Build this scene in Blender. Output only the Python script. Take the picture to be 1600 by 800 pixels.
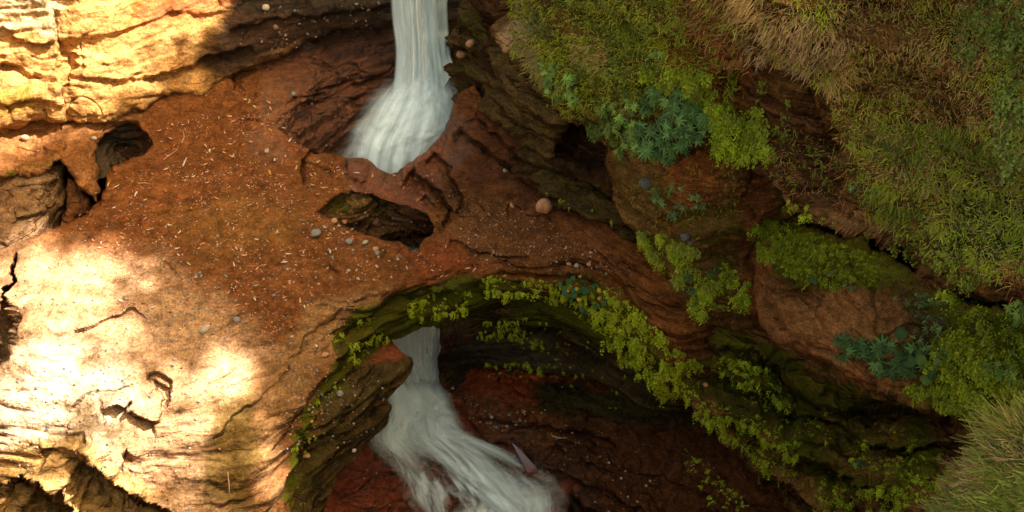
import bpy, math, random
import numpy as np
from mathutils import Vector, Matrix

for o in list(bpy.data.objects): bpy.data.objects.remove(o)
SC = bpy.context.scene
COL = SC.collection
rng = np.random.default_rng(7); random.seed(7)

# ------------------------------------------------------------------ camera
CAM = np.array([0.0, -17.0, 13.0]); PITCH = math.radians(38.0); FPX = 2198.0
cd = bpy.data.cameras.new('camera'); cam = bpy.data.objects.new('camera', cd); COL.objects.link(cam)
cam.location = CAM; cam.rotation_euler = (math.radians(90) - PITCH, 0, 0)
cd.sensor_width = 36.0; cd.lens = 36.0 * FPX / 1600.0; cd.clip_start = 0.1; cd.clip_end = 600
SC.camera = cam
# ------------------------------------------------------------------ world, sun, exposure
SUN = np.array([0.64, -0.12, 0.92]); SUN /= np.linalg.norm(SUN)      # direction towards the sun
W = bpy.data.worlds.new('World'); SC.world = W; W.use_nodes = True
wn, wl = W.node_tree.nodes, W.node_tree.links
bg = wn['Background']; sky = wn.new('ShaderNodeTexSky'); sky.sky_type = 'NISHITA'; sky.sun_disc = False
sky.sun_elevation = math.asin(SUN[2]); sky.sun_rotation = math.atan2(SUN[0], SUN[1])
sky.air_density = 1.0; sky.dust_density = 3.0; sky.ozone_density = 1.0
tint = wn.new('ShaderNodeMix'); tint.data_type = 'RGBA'; tint.blend_type = 'MULTIPLY'; tint.inputs[0].default_value = 1
tint.inputs[7].default_value = (1.0, 0.80, 0.42, 1)                  # the photograph is white balanced for shade
wl.new(sky.outputs[0], tint.inputs[6]); wl.new(tint.outputs[2], bg.inputs[0]); bg.inputs[1].default_value = 0.14
sd_ = bpy.data.lights.new('sun', 'SUN'); sun = bpy.data.objects.new('sun', sd_); COL.objects.link(sun)
sd_.energy = 5.0; sd_.angle = math.radians(0.5); sd_.color = (1.0, 0.96, 0.90)
sun.rotation_euler = Vector(SUN).to_track_quat('Z', 'Y').to_euler(); sun.location = (20, -12, 30)
vs = SC.view_settings; vs.view_transform = 'Standard'; vs.look = 'None'; vs.exposure = 2.25; vs.gamma = 1.0
vs.use_curve_mapping = False

# ------------------------------------------------------------------ projection helpers
cp, sp = math.cos(PITCH), math.sin(PITCH)
def raydir(px, py):
    a = (np.asarray(px, float) - 800) / FPX; b = (400 - np.asarray(py, float)) / FPX
    return np.stack([a + 0 * b, cp + b * sp + 0 * a, -sp + b * cp + 0 * a], -1)
WN = np.array([0.689, 0.725, 0.0]); WP = np.array([0.5, 1.3, 0.0])    # the big right-hand wall (vertical plane)
def depth_of(px, py, kind, val):
    d = raydir(px, py)
    if kind == 'z': return (val - CAM[2]) / d[2]
    if kind == 'y': return (val - CAM[1]) / d[1]
    if kind == 'd': return val
    if kind == 'w': return (-val + WN @ (WP - CAM)) / (WN @ d)       # val metres in front of the wall
def project(P):
    Q = np.asarray(P) - CAM
    f = Q[..., 1] * cp - Q[..., 2] * sp; u = Q[..., 1] * sp + Q[..., 2] * cp
    return 800 + FPX * Q[..., 0] / f, 400 - FPX * u / f

# ------------------------------------------------------------------ noise
def _h(ix, iy, iz, seed):
    n = (ix * 374761393 + iy * 668265263 + iz * 1274126177 + seed * 974634777) & 0xffffffff
    n = ((n ^ (n >> 13)) * 1103515245) & 0xffffffff
    n = ((n ^ (n >> 15)) * 2246822519) & 0xffffffff
    return ((n >> 8) & 0xffff) / 32767.5 - 1.0
def vnoise(P, f=1.0, seed=0):
    P = np.asarray(P) * f; I = np.floor(P).astype(np.int64); F = P - I
    F = F * F * F * (F * (F * 6 - 15) + 10)
    x, y, z = F[..., 0], F[..., 1], F[..., 2]; r = 0
    for a in (0, 1):
        wx = x if a else 1 - x
        for b in (0, 1):
            wy = y if b else 1 - y
            for c in (0, 1):
                wz = z if c else 1 - z
                r = r + wx * wy * wz * _h(I[..., 0] + a, I[..., 1] + b, I[..., 2] + c, seed)
    return r
def fbm(P, f=1.0, octv=4, seed=0, gain=0.5):
    s = 0; a = 1.0
    for k in range(octv):
        s = s + a * vnoise(P, f, seed + k * 17); f *= 2.03; a *= gain
    return s
def ridge(P, f, octv=3, seed=0):
    s = 0; a = 1.0
    for k in range(octv):
        s = s + a * (1 - 2 * np.abs(vnoise(P, f, seed + k * 13))); f *= 2.1; a *= 0.5
    return s
def n2(X, Y, f, seed=0, o=3):
    return fbm(np.stack([X, Y, 0 * X + seed * 3.7], -1), f, o, seed)
def sstep(a, b, x):
    t = np.clip((x - a) / (b - a), 0, 1); return t * t * (3 - 2 * t)

# ------------------------------------------------------------------ 2D polygon distance (positive inside)
def psdf(X, Y, poly):
    poly = np.asarray(poly, float); n = len(poly)
    d = np.full(X.shape, 1e18); s = np.ones(X.shape)
    for i in range(n):
        a = poly[i]; b = poly[i - 1]; e = b - a
        wx, wy = X - a[0], Y - a[1]
        t = np.clip((wx * e[0] + wy * e[1]) / (e @ e + 1e-9), 0, 1)
        bx, by = wx - e[0] * t, wy - e[1] * t
        d = np.minimum(d, bx * bx + by * by)
        c1 = Y >= a[1]; c2 = Y < b[1]; c3 = e[0] * wy > e[1] * wx
        s = np.where((c1 & c2 & c3) | (~c1 & ~c2 & ~c3), -s, s)
    return -s * np.sqrt(d)
def lsdf(X, Y, line):
    """distance to an open polyline, signed: + on the right-hand/below side for a line drawn left to right"""
    line = np.asarray(line, float); d = np.full(X.shape, 1e18); sg = np.ones(X.shape); along = np.zeros(X.shape)
    L = 0.0; n = len(line) - 1
    tot = sum(np.linalg.norm(line[i + 1] - line[i]) for i in range(n))
    for i in range(n):
        a, b = line[i], line[i + 1]; e = b - a; wx, wy = X - a[0], Y - a[1]; le = np.linalg.norm(e)
        t = np.clip((wx * e[0] + wy * e[1]) / (e @ e), 0, 1)
        bx, by = wx - e[0] * t, wy - e[1] * t; q = bx * bx + by * by
        m = q < d; d = np.where(m, q, d); sg = np.where(m, np.where(e[0] * wy - e[1] * wx >= 0, 1, -1), sg)
        along = np.where(m, (L + t * le) / tot, along); L += le
    return sg * np.sqrt(d), along
def spoly(X, Y, poly, soft):
    return sstep(-soft, soft, psdf(X, Y, poly))
def tps(pts, vals, X, Y):
    pts = np.asarray(pts, float) / 400.0; n = len(pts)
    U = lambda r2: np.where(r2 > 1e-12, r2 * np.log(r2 + 1e-12), 0.0)
    D = ((pts[:, None] - pts[None]) ** 2).sum(-1)
    A = np.zeros((n + 3, n + 3)); A[:n, :n] = U(D) + np.eye(n) * 1e-3; A[:n, n] = 1; A[:n, n + 1:] = pts
    A[n, :n] = 1; A[n + 1:, :n] = pts.T
    w = np.linalg.solve(A, np.concatenate([vals, np.zeros(3)]))
    x, y = X / 400.0, Y / 400.0; r = w[n] + w[n + 1] * x + w[n + 2] * y
    for i in range(n): r = r + w[i] * U((x - pts[i, 0]) ** 2 + (y - pts[i, 1]) ** 2)
    return r

# ------------------------------------------------------------------ mesh helpers
def mesh_np(name, V, F, mat, attrs=None, smooth=True, uv=None):
    me = bpy.data.meshes.new(name); V = np.asarray(V, np.float32); F = np.asarray(F, np.int32); k = F.shape[1]
    me.vertices.add(len(V)); me.vertices.foreach_set('co', V.ravel())
    me.loops.add(F.size); me.loops.foreach_set('vertex_index', F.ravel())
    me.polygons.add(len(F)); me.polygons.foreach_set('loop_start', np.arange(0, F.size, k, dtype=np.int32))
    me.polygons.foreach_set('loop_total', np.full(len(F), k, dtype=np.int32))
    me.polygons.foreach_set('use_smooth', np.full(len(F), smooth, dtype=bool))
    for an, (tp, arr) in (attrs or {}).items():
        a = me.attributes.new(an, tp, 'POINT')
        if tp == 'FLOAT_COLOR':
            c = np.ones((len(V), 4), np.float32); c[:, :3] = arr; a.data.foreach_set('color', c.ravel())
        else: a.data.foreach_set('value', np.asarray(arr, np.float32))
    if uv is not None:
        l = me.uv_layers.new(name='UVMap'); l.data.foreach_set('uv', np.asarray(uv, np.float32)[F.ravel()].ravel())
    me.update(calc_edges=True); me.validate()
    if mat: me.materials.append(mat)
    return me
def link(name, me, parent=None):
    o = bpy.data.objects.new(name, me); COL.objects.link(o)
    if parent: o.parent = parent
    return o
def tag(o, label=None, cat=None, group=None, kind=None):
    if label: o['label'] = label
    if cat: o['category'] = cat
    if group: o['group'] = group
    if kind: o['kind'] = kind
    return o

# ------------------------------------------------------------------ materials
def newmat(name):
    m = bpy.data.materials.new(name); m.use_nodes = True; nt = m.node_tree
    return m, nt.nodes, nt.links, nt.nodes['Principled BSDF']
def mixc(N, L, bt, fac, a, b):
    x = N.new('ShaderNodeMix'); x.data_type = 'RGBA'; x.blend_type = bt
    for s, v in ((0, fac), (6, a), (7, b)):
        if hasattr(v, 'links'): L.new(v, x.inputs[s])
        else: x.inputs[s].default_value = v if s == 0 else (*v, 1)
    return x.outputs[2]
def nz(N, L, vec, scale, detail=4, rough=0.55, dist=0.0):
    x = N.new('ShaderNodeTexNoise'); x.inputs['Scale'].default_value = scale; x.inputs['Detail'].default_value = detail
    x.inputs['Roughness'].default_value = rough; x.inputs['Distortion'].default_value = dist; L.new(vec, x.inputs['Vector']); return x.outputs[0]
def rmp(N, L, src, a, b, c0=(0, 0, 0), c1=(1, 1, 1)):
    r = N.new('ShaderNodeValToRGB'); r.color_ramp.elements[0].position = a; r.color_ramp.elements[1].position = b
    r.color_ramp.elements[0].color = (*c0, 1); r.color_ramp.elements[1].color = (*c1, 1); L.new(src, r.inputs[0]); return r.outputs[0]
def mth(N, L, op, a, b=None):
    x = N.new('ShaderNodeMath'); x.operation = op
    for i, v in enumerate((a, b)):
        if v is None: continue
        if hasattr(v, 'links'): L.new(v, x.inputs[i])
        else: x.inputs[i].default_value = v
    return x.outputs[0]

def rock_material():
    m, N, L, B = newmat('rock')
    geo = N.new('ShaderNodeNewGeometry'); pos = geo.outputs['Position']
    col = N.new('ShaderNodeAttribute'); col.attribute_name = 'base'
    mo = N.new('ShaderNodeAttribute'); mo.attribute_name = 'moss'
    we = N.new('ShaderNodeAttribute'); we.attribute_name = 'wet'
    # squashed coordinates follow the beds
    mp = N.new('ShaderNodeMapping'); mp.inputs['Scale'].default_value = (1, 1, 5.0); L.new(pos, mp.inputs['Vector'])
    bed = nz(N, L, mp.outputs[0], 4.5, 7, 0.68, 0.5)
    big = nz(N, L, pos, 1.1, 5, 0.6, 0.3); mid = nz(N, L, pos, 7, 6, 0.65); fine = nz(N, L, pos, 26, 6, 0.8)
    c = mixc(N, L, 'MULTIPLY', 0.85, col.outputs[0], rmp(N, L, big, 0.25, 0.75, (0.62, 0.60, 0.56), (1.32, 1.30, 1.26)))
    c = mixc(N, L, 'MULTIPLY', 0.8, c, rmp(N, L, bed, 0.3, 0.7, (0.45, 0.43, 0.41), (1.45, 1.42, 1.38)))
    c = mixc(N, L, 'MULTIPLY', 0.8, c, rmp(N, L, mid, 0.32, 0.68, (0.6, 0.58, 0.56), (1.35, 1.33, 1.3)))
    c = mixc(N, L, 'MULTIPLY', 0.75, c, rmp(N, L, fine, 0.36, 0.64, (0.42, 0.40, 0.39), (1.6, 1.6, 1.6)))
    # thin dark bedding joints, only where a face is steep enough to cut the beds
    wv = N.new('ShaderNodeMapping'); wv.inputs['Scale'].default_value = (0.55, 0.55, 11.0); L.new(pos, wv.inputs['Vector'])
    ln = nz(N, L, wv.outputs[0], 1.5, 5, 0.72, 0.35)
    sn = N.new('ShaderNodeSeparateXYZ'); L.new(geo.outputs['True Normal'], sn.inputs[0])
    stp = rmp(N, L, mth(N, L, 'ABSOLUTE', sn.outputs[2]), 0.55, 0.93, (1, 1, 1), (0.12, 0.12, 0.12))
    jo = N.new('ShaderNodeAttribute'); jo.attribute_name = 'joint'; stp = mth(N, L, 'MULTIPLY', stp, jo.outputs[2])
    lr = rmp(N, L, ln, 0.43, 0.56, (0.26, 0.23, 0.21), (1.2, 1.2, 1.2))
    c = mixc(N, L, 'MIX', stp, c, mixc(N, L, 'MULTIPLY', 1, c, lr))
    # grit set in the rock
    vo = N.new('ShaderNodeTexVoronoi'); vo.inputs['Scale'].default_value = 26; L.new(pos, vo.inputs['Vector'])
    hs = N.new('ShaderNodeSeparateColor'); L.new(vo.outputs['Color'], hs.inputs[0])
    g = mth(N, L, 'MULTIPLY', rmp(N, L, vo.outputs['Distance'], 0.22, 0.34, (1, 1, 1), (0, 0, 0)), mth(N, L, 'GREATER_THAN', hs.outputs[0], 0.86))
    c = mixc(N, L, 'MIX', mth(N, L, 'MULTIPLY', g, 0.55), c, mixc(N, L, 'MULTIPLY', 1, c, (2.0, 1.95, 1.9)))
    # moss
    mn = nz(N, L, pos, 9, 6, 0.7); mn2 = nz(N, L, pos, 60, 3, 0.7)
    mf = mth(N, L, 'ADD', mo.outputs[2], mth(N, L, 'MULTIPLY', mth(N, L, 'SUBTRACT', mn, 0.5), 1.5))
    mf = rmp(N, L, mf, 0.38, 0.62)
    mc = mixc(N, L, 'MIX', rmp(N, L, mn2, 0.35, 0.7), (0.045, 0.055, 0.004), (0.20, 0.22, 0.008))
    mc = mixc(N, L, 'MIX', rmp(N, L, big, 0.4, 0.65), mc, (0.06, 0.052, 0.008))
    lim = mth(N, L, 'LESS_THAN', 0.02, mo.outputs[2])
    mf = mth(N, L, 'MULTIPLY', mth(N, L, 'MULTIPLY', mf, lim), 0.9)
    c = mixc(N, L, 'MIX', mf, c, mc)
    c = mixc(N, L, 'MIX', mth(N, L, 'MULTIPLY', stp, mf), c, mixc(N, L, 'MULTIPLY', 1, c, rmp(N, L, ln, 0.42, 0.57, (0.16, 0.14, 0.12), (1.2, 1.2, 1.2))))
    c = mixc(N, L, 'MULTIPLY', 1, c, (1.02, 0.95, 0.78))
    L.new(c, B.inputs['Base Color'])
    ro = mth(N, L, 'SUBTRACT', 0.92, mth(N, L, 'MULTIPLY', we.outputs[2], mth(N, L, 'ADD', 0.30, mth(N, L, 'MULTIPLY', mid, 0.6))))
    L.new(ro, B.inputs['Roughness']); L.new(mth(N, L, 'ADD', 0.10, mth(N, L, 'MULTIPLY', we.outputs[2], 0.42)), B.inputs['Specular IOR Level'])
    b1 = N.new('ShaderNodeBump'); b1.inputs['Strength'].default_value = 0.85; b1.inputs['Distance'].default_value = 0.12; L.new(bed, b1.inputs['Height'])
    b0 = N.new('ShaderNodeBump'); b0.inputs['Distance'].default_value = 0.10; L.new(mth(N, L, 'MULTIPLY', stp, 0.9), b0.inputs['Strength']); L.new(rmp(N, L, ln, 0.36, 0.60), b0.inputs['Height']); L.new(b1.outputs[0], b0.inputs['Normal'])
    b2 = N.new('ShaderNodeBump'); b2.inputs['Strength'].default_value = 0.8; b2.inputs['Distance'].default_value = 0.07; L.new(mid, b2.inputs['Height']); L.new(b0.outputs[0], b2.inputs['Normal'])
    b3 = N.new('ShaderNodeBump'); b3.inputs['Strength'].default_value = 0.8; b3.inputs['Distance'].default_value = 0.022
    L.new(mth(N, L, 'ADD', fine, mth(N, L, 'MULTIPLY', g, 0.5)), b3.inputs['Height']); L.new(b2.outputs[0], b3.inputs['Normal'])
    L.new(b3.outputs[0], B.inputs['Normal'])
    return m
ROCK = rock_material()

# ------------------------------------------------------------------ rock sheets
SURF = {}     # name -> dict of grids, for planting things on the surface
def poly_color(X, Y, base, patches, seed):
    c = np.zeros(X.shape + (3,)) + np.array(base)
    wx = X + 14 * n2(X, Y, 0.02, seed + 3); wy = Y + 14 * n2(X, Y, 0.02, seed + 9)
    for poly, colr, soft in patches:
        w = spoly(wx, wy, poly, soft)[..., None]
        c = c * (1 - w) + np.array(colr) * w
    return c
def field(X, Y, patches, seed):
    f = np.zeros(X.shape); wx = X + 12 * n2(X, Y, 0.025, seed + 5); wy = Y + 12 * n2(X, Y, 0.025, seed + 6)
    for poly, v, soft in patches:
        w = spoly(wx, wy, poly, soft); f = f * (1 - w) + v * w
    return f
def rock(name, poly, ctrl, base, step=2.0, holes=(), ledges=(), pits=(), amp=0.16, ampf=0.9, strata=0.10, fine=0.03,
         patches=(), moss=(), wet=(), seed=0, lip=0.12, lipw=14, foldpx=26, foldc=0.05, warp=5.0, smask=None, joint=1.0, tilt=(0, 0), sf=3.2, cracks=0.05, label=None, parent=None):
    P_ = np.asarray(poly, float)
    x0, y0 = P_.min(0) - foldpx - 6; x1, y1 = P_.max(0) + foldpx + 6
    xs = np.arange(x0, x1, step); ys = np.arange(y0, y1, step)
    X, Y = np.meshgrid(xs, ys)
    wx = X + warp * n2(X, Y, 0.035, seed + 1, 4); wy = Y + warp * n2(X, Y, 0.035, seed + 2, 4)
    sd = psdf(wx, wy, poly)
    for h in holes: sd = np.minimum(sd, -psdf(wx, wy, h))
    gy, gx = np.gradient(sd, step)
    for _ in range(3):
        for ax in (0, 1):
            gx = (np.roll(gx, 1, ax) + gx + np.roll(gx, -1, ax)) / 3; gy = (np.roll(gy, 1, ax) + gy + np.roll(gy, -1, ax)) / 3
    gl = np.sqrt(gx * gx + gy * gy) + 1e-6; gx, gy = gx / gl, gy / gl
    t = np.where(sd < 0, -sd, 0)
    mv = t + 0.35 * np.maximum(t - 2, 0)
    PX, PY = X + gx * mv, Y + gy * mv
    pts = [(c[0], c[1]) for c in ctrl]; vals = np.array([1.0 / depth_of(c[0], c[1], c[2], c[3]) for c in ctrl])
    D = 1.0 / tps(pts, vals, PX, PY)
    jx = PX + 5 * n2(PX, PY, 0.05, seed + 21, 3); jy = PY + 5 * n2(PX, PY, 0.05, seed + 22, 3)
    for line, A, wdt, Ln in ledges:
        s, al = lsdf(jx, jy, line)
        endf = sstep(0, 0.08, al) * sstep(0, 0.08, 1 - al)
        D = D + A * endf * sstep(-wdt, wdt, s) * np.exp(-np.maximum(s, 0) / Ln) 
        D = D - 0.35 * A * endf * (1 - sstep(-wdt, wdt, s)) * np.exp(-np.maximum(-s, 0) / (Ln * 1.2))
    for pl, A, w in pits:
        D = D + A * sstep(-w * 0.3, w, psdf(jx, jy, pl))
    D = D + lip * (1 - np.sqrt(np.clip(1 - (1 - np.clip(sd, 0, lipw) / lipw) ** 2, 0, 1)))
    D = D + foldc * t
    P = CAM + raydir(PX, PY) * D[..., None]
    def nrm(P):
        a = np.gradient(P, axis=1); b = np.gradient(P, axis=0); n = np.cross(b, a); n /= np.linalg.norm(n, axis=-1, keepdims=True) + 1e-9
        return n
    n = nrm(CAM + raydir(X, Y) * (D - foldc * t)[..., None])
    for _ in range(3):
        for ax in (0, 1): n = (np.roll(n, 2, ax) + n + np.roll(n, -2, ax)) / 3
    n /= np.linalg.norm(n, axis=-1, keepdims=True) + 1e-9
    fade = np.exp(-t / 8.0)
    steep = 1 - np.abs(n[..., 2])
    h = P[..., 2] + tilt[0] * P[..., 0] + tilt[1] * P[..., 1] + 0.22 * fbm(P, 0.45, 3, seed + 31)
    hp = np.stack([P[..., 0] * 0.35, P[..., 1] * 0.35, h * sf], -1)
    st = vnoise(hp, 1.0, seed + 40) + 0.75 * vnoise(hp, 2.3, seed + 41) + 0.6 * vnoise(hp, 5.1, seed + 42)
    st = np.tanh(st * 2.4)
    sw = strata * (0.25 + 0.75 * sstep(0.1, 0.6, steep))
    if smask is not None: sw = sw * field(PX, PY, smask, seed)
    disp = amp * fbm(P * np.array([.7, .7, 1.7]), ampf, 4, seed + 50, 0.42) + sw * st + fine * fbm(P, 6.0, 4, seed + 60, 0.6) + fine * 1.2 * np.abs(vnoise(P, 2.8, seed + 62))
    if cracks:
        q = P + 0.25 * np.stack([fbm(P, 1.1, 2, seed + 70), fbm(P, 1.1, 2, seed + 71), fbm(P, 1.1, 2, seed + 72)], -1)
        cr = np.abs(vnoise(q * np.array([1, 1, 2.2]), 1.1, seed + 73))
        disp = disp - cracks * (1 - sstep(0.0, 0.05, cr)) * sstep(-0.2, 0.3, vnoise(P, 0.7, seed + 75))
    P = P + n * (disp * fade)[..., None]
    n = nrm(P)
    ok = (sd > -foldpx) & ((sd > -3) | (gl > 0.8))
    q = ok[:-1, :-1] & ok[1:, :-1] & ok[:-1, 1:] & ok[1:, 1:]
    H, Wd = X.shape; idx = np.arange(H * Wd).reshape(H, Wd)
    F = np.stack([idx[:-1, :-1][q], idx[1:, :-1][q], idx[1:, 1:][q], idx[:-1, 1:][q]], -1)
    used = np.zeros(H * Wd, bool); used[F.ravel()] = True; remap = np.cumsum(used) - 1
    F = remap[F]
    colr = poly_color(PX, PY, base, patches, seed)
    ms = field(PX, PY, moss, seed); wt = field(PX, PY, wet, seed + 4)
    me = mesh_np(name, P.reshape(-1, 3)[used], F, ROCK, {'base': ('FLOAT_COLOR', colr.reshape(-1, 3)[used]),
        'moss': ('FLOAT', ms.ravel()[used]), 'wet': ('FLOAT', wt.ravel()[used]), 'joint': ('FLOAT', np.full(int(used.sum()), joint))})
    o = link(name, me, parent); o['kind'] = 'structure'
    if label: o['label'] = label
    SURF[len(SURF)] = dict(name=name, P=P, n=n, sd=sd, PX=PX, PY=PY)
    return o
# ------------------------------------------------------------------ the rock masses (outlines and levels read off the photograph)
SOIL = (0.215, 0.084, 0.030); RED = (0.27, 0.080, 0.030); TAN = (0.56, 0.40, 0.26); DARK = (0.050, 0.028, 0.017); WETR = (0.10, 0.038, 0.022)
BROWN = (0.20, 0.085, 0.038); OLIVE = (0.12, 0.075, 0.03); PALE = (0.50, 0.36, 0.22)

# dark gorge wall behind the waterfall
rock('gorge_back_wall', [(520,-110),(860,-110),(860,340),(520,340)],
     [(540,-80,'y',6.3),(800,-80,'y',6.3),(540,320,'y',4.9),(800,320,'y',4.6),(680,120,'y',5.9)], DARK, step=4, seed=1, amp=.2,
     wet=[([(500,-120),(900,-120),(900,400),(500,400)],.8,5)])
# wet slope under the overhang, left of the fall
rock('plunge_basin_slope', [(300,20),(420,-20),(640,-30),(650,330),(480,330),(380,250),(330,180)],
     [(340,150,'y',4.2),(420,100,'y',4.9),(500,60,'y',5.5),(600,40,'y',5.9),(620,130,'y',5.2),(540,160,'y',4.5),(470,200,'y',3.4),
      (430,235,'y',2.75),(520,240,'y',3.6),(400,180,'y',3.3),(600,250,'y',4.3),(520,330,'y',3.0)], (0.17,0.062,0.030), seed=2, amp=.10, strata=.09,
     ledges=[([(440,165),(500,140),(560,125),(630,118)],.12,3,30),([(430,190),(480,160),(560,150)],.10,3,25)],
     wet=[([(420,30),(640,0),(650,300),(470,260),(400,180)],.8,20)],
     patches=[([(480,30),(620,20),(620,90),(520,100),(470,80)],(0.09,0.035,0.022),15),([(330,130),(440,110),(470,230),(400,240)],SOIL,25)])
# back cliff, top left
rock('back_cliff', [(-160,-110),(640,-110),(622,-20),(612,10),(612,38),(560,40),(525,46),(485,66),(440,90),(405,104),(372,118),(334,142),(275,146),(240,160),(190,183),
      (150,193),(100,190),(60,192),(30,200),(0,205),(-160,205)],
     [(0,200,'y',2.6),(100,188,'y',2.85),(190,182,'y',3.0),(330,140,'y',3.75),(480,66,'y',4.9),(600,38,'y',5.4),(0,0,'y',3.5),(150,60,'y',3.5),(250,90,'y',3.9),
      (330,0,'y',4.8),(600,-60,'y',6.1),(-100,-80,'y',3.6),(200,-80,'y',4.6),(450,20,'y',5.1),(-120,180,'y',2.5)],
     (0.54,0.30,0.12), joint=.35, seed=3, amp=.15, strata=.06, fine=.03, lipw=22, lip=.22,
     ledges=[([(98,196),(97,150),(94,90),(84,40),(72,-20),(70,-100)],.34,3,22),
             ([(225,120),(260,115),(300,103),(340,84),(400,72)],.22,3,22),([(105,105),(150,120),(200,128),(240,112)],.08,3,20),
             ([(0,42),(30,62),(60,70),(92,60)],.12,3,18),([(0,98),(24,105),(46,118),(92,128)],.22,3,22),([(350,45),(420,30),(500,18),(610,10)],.15,3,22),
             ([(0,165),(40,150),(92,160)],.16,3,18),([(250,10),(320,22),(380,8)],.08,3,20)],
     pits=[([(100,86),(118,84),(122,108),(112,135),(100,140)],.22,6)],
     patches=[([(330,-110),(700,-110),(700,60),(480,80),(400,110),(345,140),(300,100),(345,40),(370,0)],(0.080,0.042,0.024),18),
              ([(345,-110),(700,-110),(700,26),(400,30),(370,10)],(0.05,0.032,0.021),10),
              ([(230,60),(330,20),(370,0),(350,-60),(250,-110),(160,-110),(200,30)],(0.46,0.15,0.035),18),
              ([(0,-110),(90,-110),(80,40),(60,60),(0,50)],(0.55,0.40,0.25),10),([(0,140),(60,130),(70,160),(0,185)],(0.38,0.22,0.05),12)],
     moss=[([(20,130),(75,135),(80,160),(10,165)],.35,12)],
     wet=[([(330,-110),(700,-110),(700,60),(480,80),(345,120)],.3,20),([(230,60),(330,20),(370,0),(350,-60),(160,-110)],.8,15)])
# left-hand ledge with the small pothole under its right end
rock('ledge_left', [(-160,195),(0,180),(100,170),(200,165),(250,180),(236,206),(212,198),(188,200),(166,208),(156,222),(150,240),(153,262),(157,290),(148,318),
      (138,305),(124,285),(112,266),(100,250),(82,262),(50,268),(28,272),(0,275),(-160,285)],
     [(0,200,'z',.2),(100,195,'z',.22),(200,180,'z',.25),(0,268,'y',1.75),(90,255,'y',1.85),(-150,280,'y',1.6),(120,260,'y',1.8),(148,310,'y',1.2),(50,230,'z',.0),
      (160,215,'z',.05),(240,190,'z',.15),(-150,200,'z',.2)],
     (0.30,0.135,0.055), joint=.4, seed=4, amp=.09, strata=.07, lip=.18,
     ledges=[([(98,262),(98,225),(97,180)],.12,3,18),([(20,232),(60,236),(92,228)],.08,3,15)],
     moss=[([(0,262),(60,256),(100,240),(104,262),(30,285),(-20,290)],.45,8)])
rock('pothole_wall_left', [(140,186),(250,186),(256,262),(140,280)],
     [(160,200,'y',3.4),(230,200,'y',3.4),(190,225,'y',3.5),(150,260,'y',2.3),(240,250,'y',2.75),(190,200,'y',3.35)], (0.09,0.062,0.042), step=1.6, seed=5, amp=.04, strata=.10, sf=6,
     wet=[([(130,170),(270,170),(270,270),(130,290)],.3,5)],
     patches=[([(205,190),(260,190),(262,262),(200,262),(214,230)],(0.10,0.045,0.022),8)])
rock('trench_boulder', [(-160,255),(0,258),(60,250),(92,250),(102,268),(107,300),(100,335),(90,368),(60,400),(-160,460)],
     [(0,275,'y',1.9),(90,270,'y',2.0),(50,320,'y',1.1),(0,350,'y',.75),(-150,380,'y',.6),(95,330,'y',1.35),(60,390,'y',.5)], (0.25,0.155,0.095), seed=6, amp=.10, strata=.03, lipw=28, lip=.35,
     ledges=[([(20,345),(60,335),(98,318)],.10,3,15),([(0,300),(50,292),(90,284)],.05,3,15)])
rock('wedge_rock', [(108,278),(122,284),(150,325),(140,360),(90,375),(98,345),(102,320)],
     [(110,290,'y',1.8),(145,330,'y',1.5),(100,350,'y',1.2),(125,310,'y',1.6),(150,370,'y',1.2)], (0.23,0.10,0.045), seed=7, amp=.06, step=2)
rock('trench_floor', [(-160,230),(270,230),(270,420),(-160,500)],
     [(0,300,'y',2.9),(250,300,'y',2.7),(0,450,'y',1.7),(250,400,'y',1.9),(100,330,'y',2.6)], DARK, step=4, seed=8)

# wall inside the pothole in the middle, and the passage under the bridge
rock('pothole_wall', [(472,322),(500,304),(530,292),(560,290),(600,298),(640,308),(680,322),(710,345),(712,365),(700,372),(668,371),(652,370),(640,378),(622,380),(560,400),(470,400)],
     [(500,330,'y',1.35),(560,302,'y',1.66),(640,320,'y',1.62),(680,350,'y',1.35),(590,340,'y',1.72),(640,370,'y',1.6),(530,345,'y',1.35),(560,365,'y',1.25),(620,378,'y',1.5),(700,372,'y',1.9),(560,285,'y',2.3),(640,300,'y',2.3)],
     (0.30,0.17,0.08), step=1.6, seed=9, amp=.05, strata=.13, sf=5.5, fine=.03, lip=.02,
     moss=[([(500,300),(560,295),(620,310),(600,335),(560,335),(510,345)],.5,12)],
     patches=[([(560,345),(640,350),(640,390),(540,390)],(0.16,0.09,0.05),10),([(640,325),(690,340),(690,380),(640,380)],(0.12,0.05,0.028),8)])
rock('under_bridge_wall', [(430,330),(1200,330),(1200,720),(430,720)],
     [(560,420,'y',5.0),(760,420,'y',5.0),(600,600,'y',2.6),(760,600,'y',2.2),(1000,600,'y',1.8),(450,600,'y',2.0)], DARK, step=5, seed=10, amp=.2)

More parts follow.
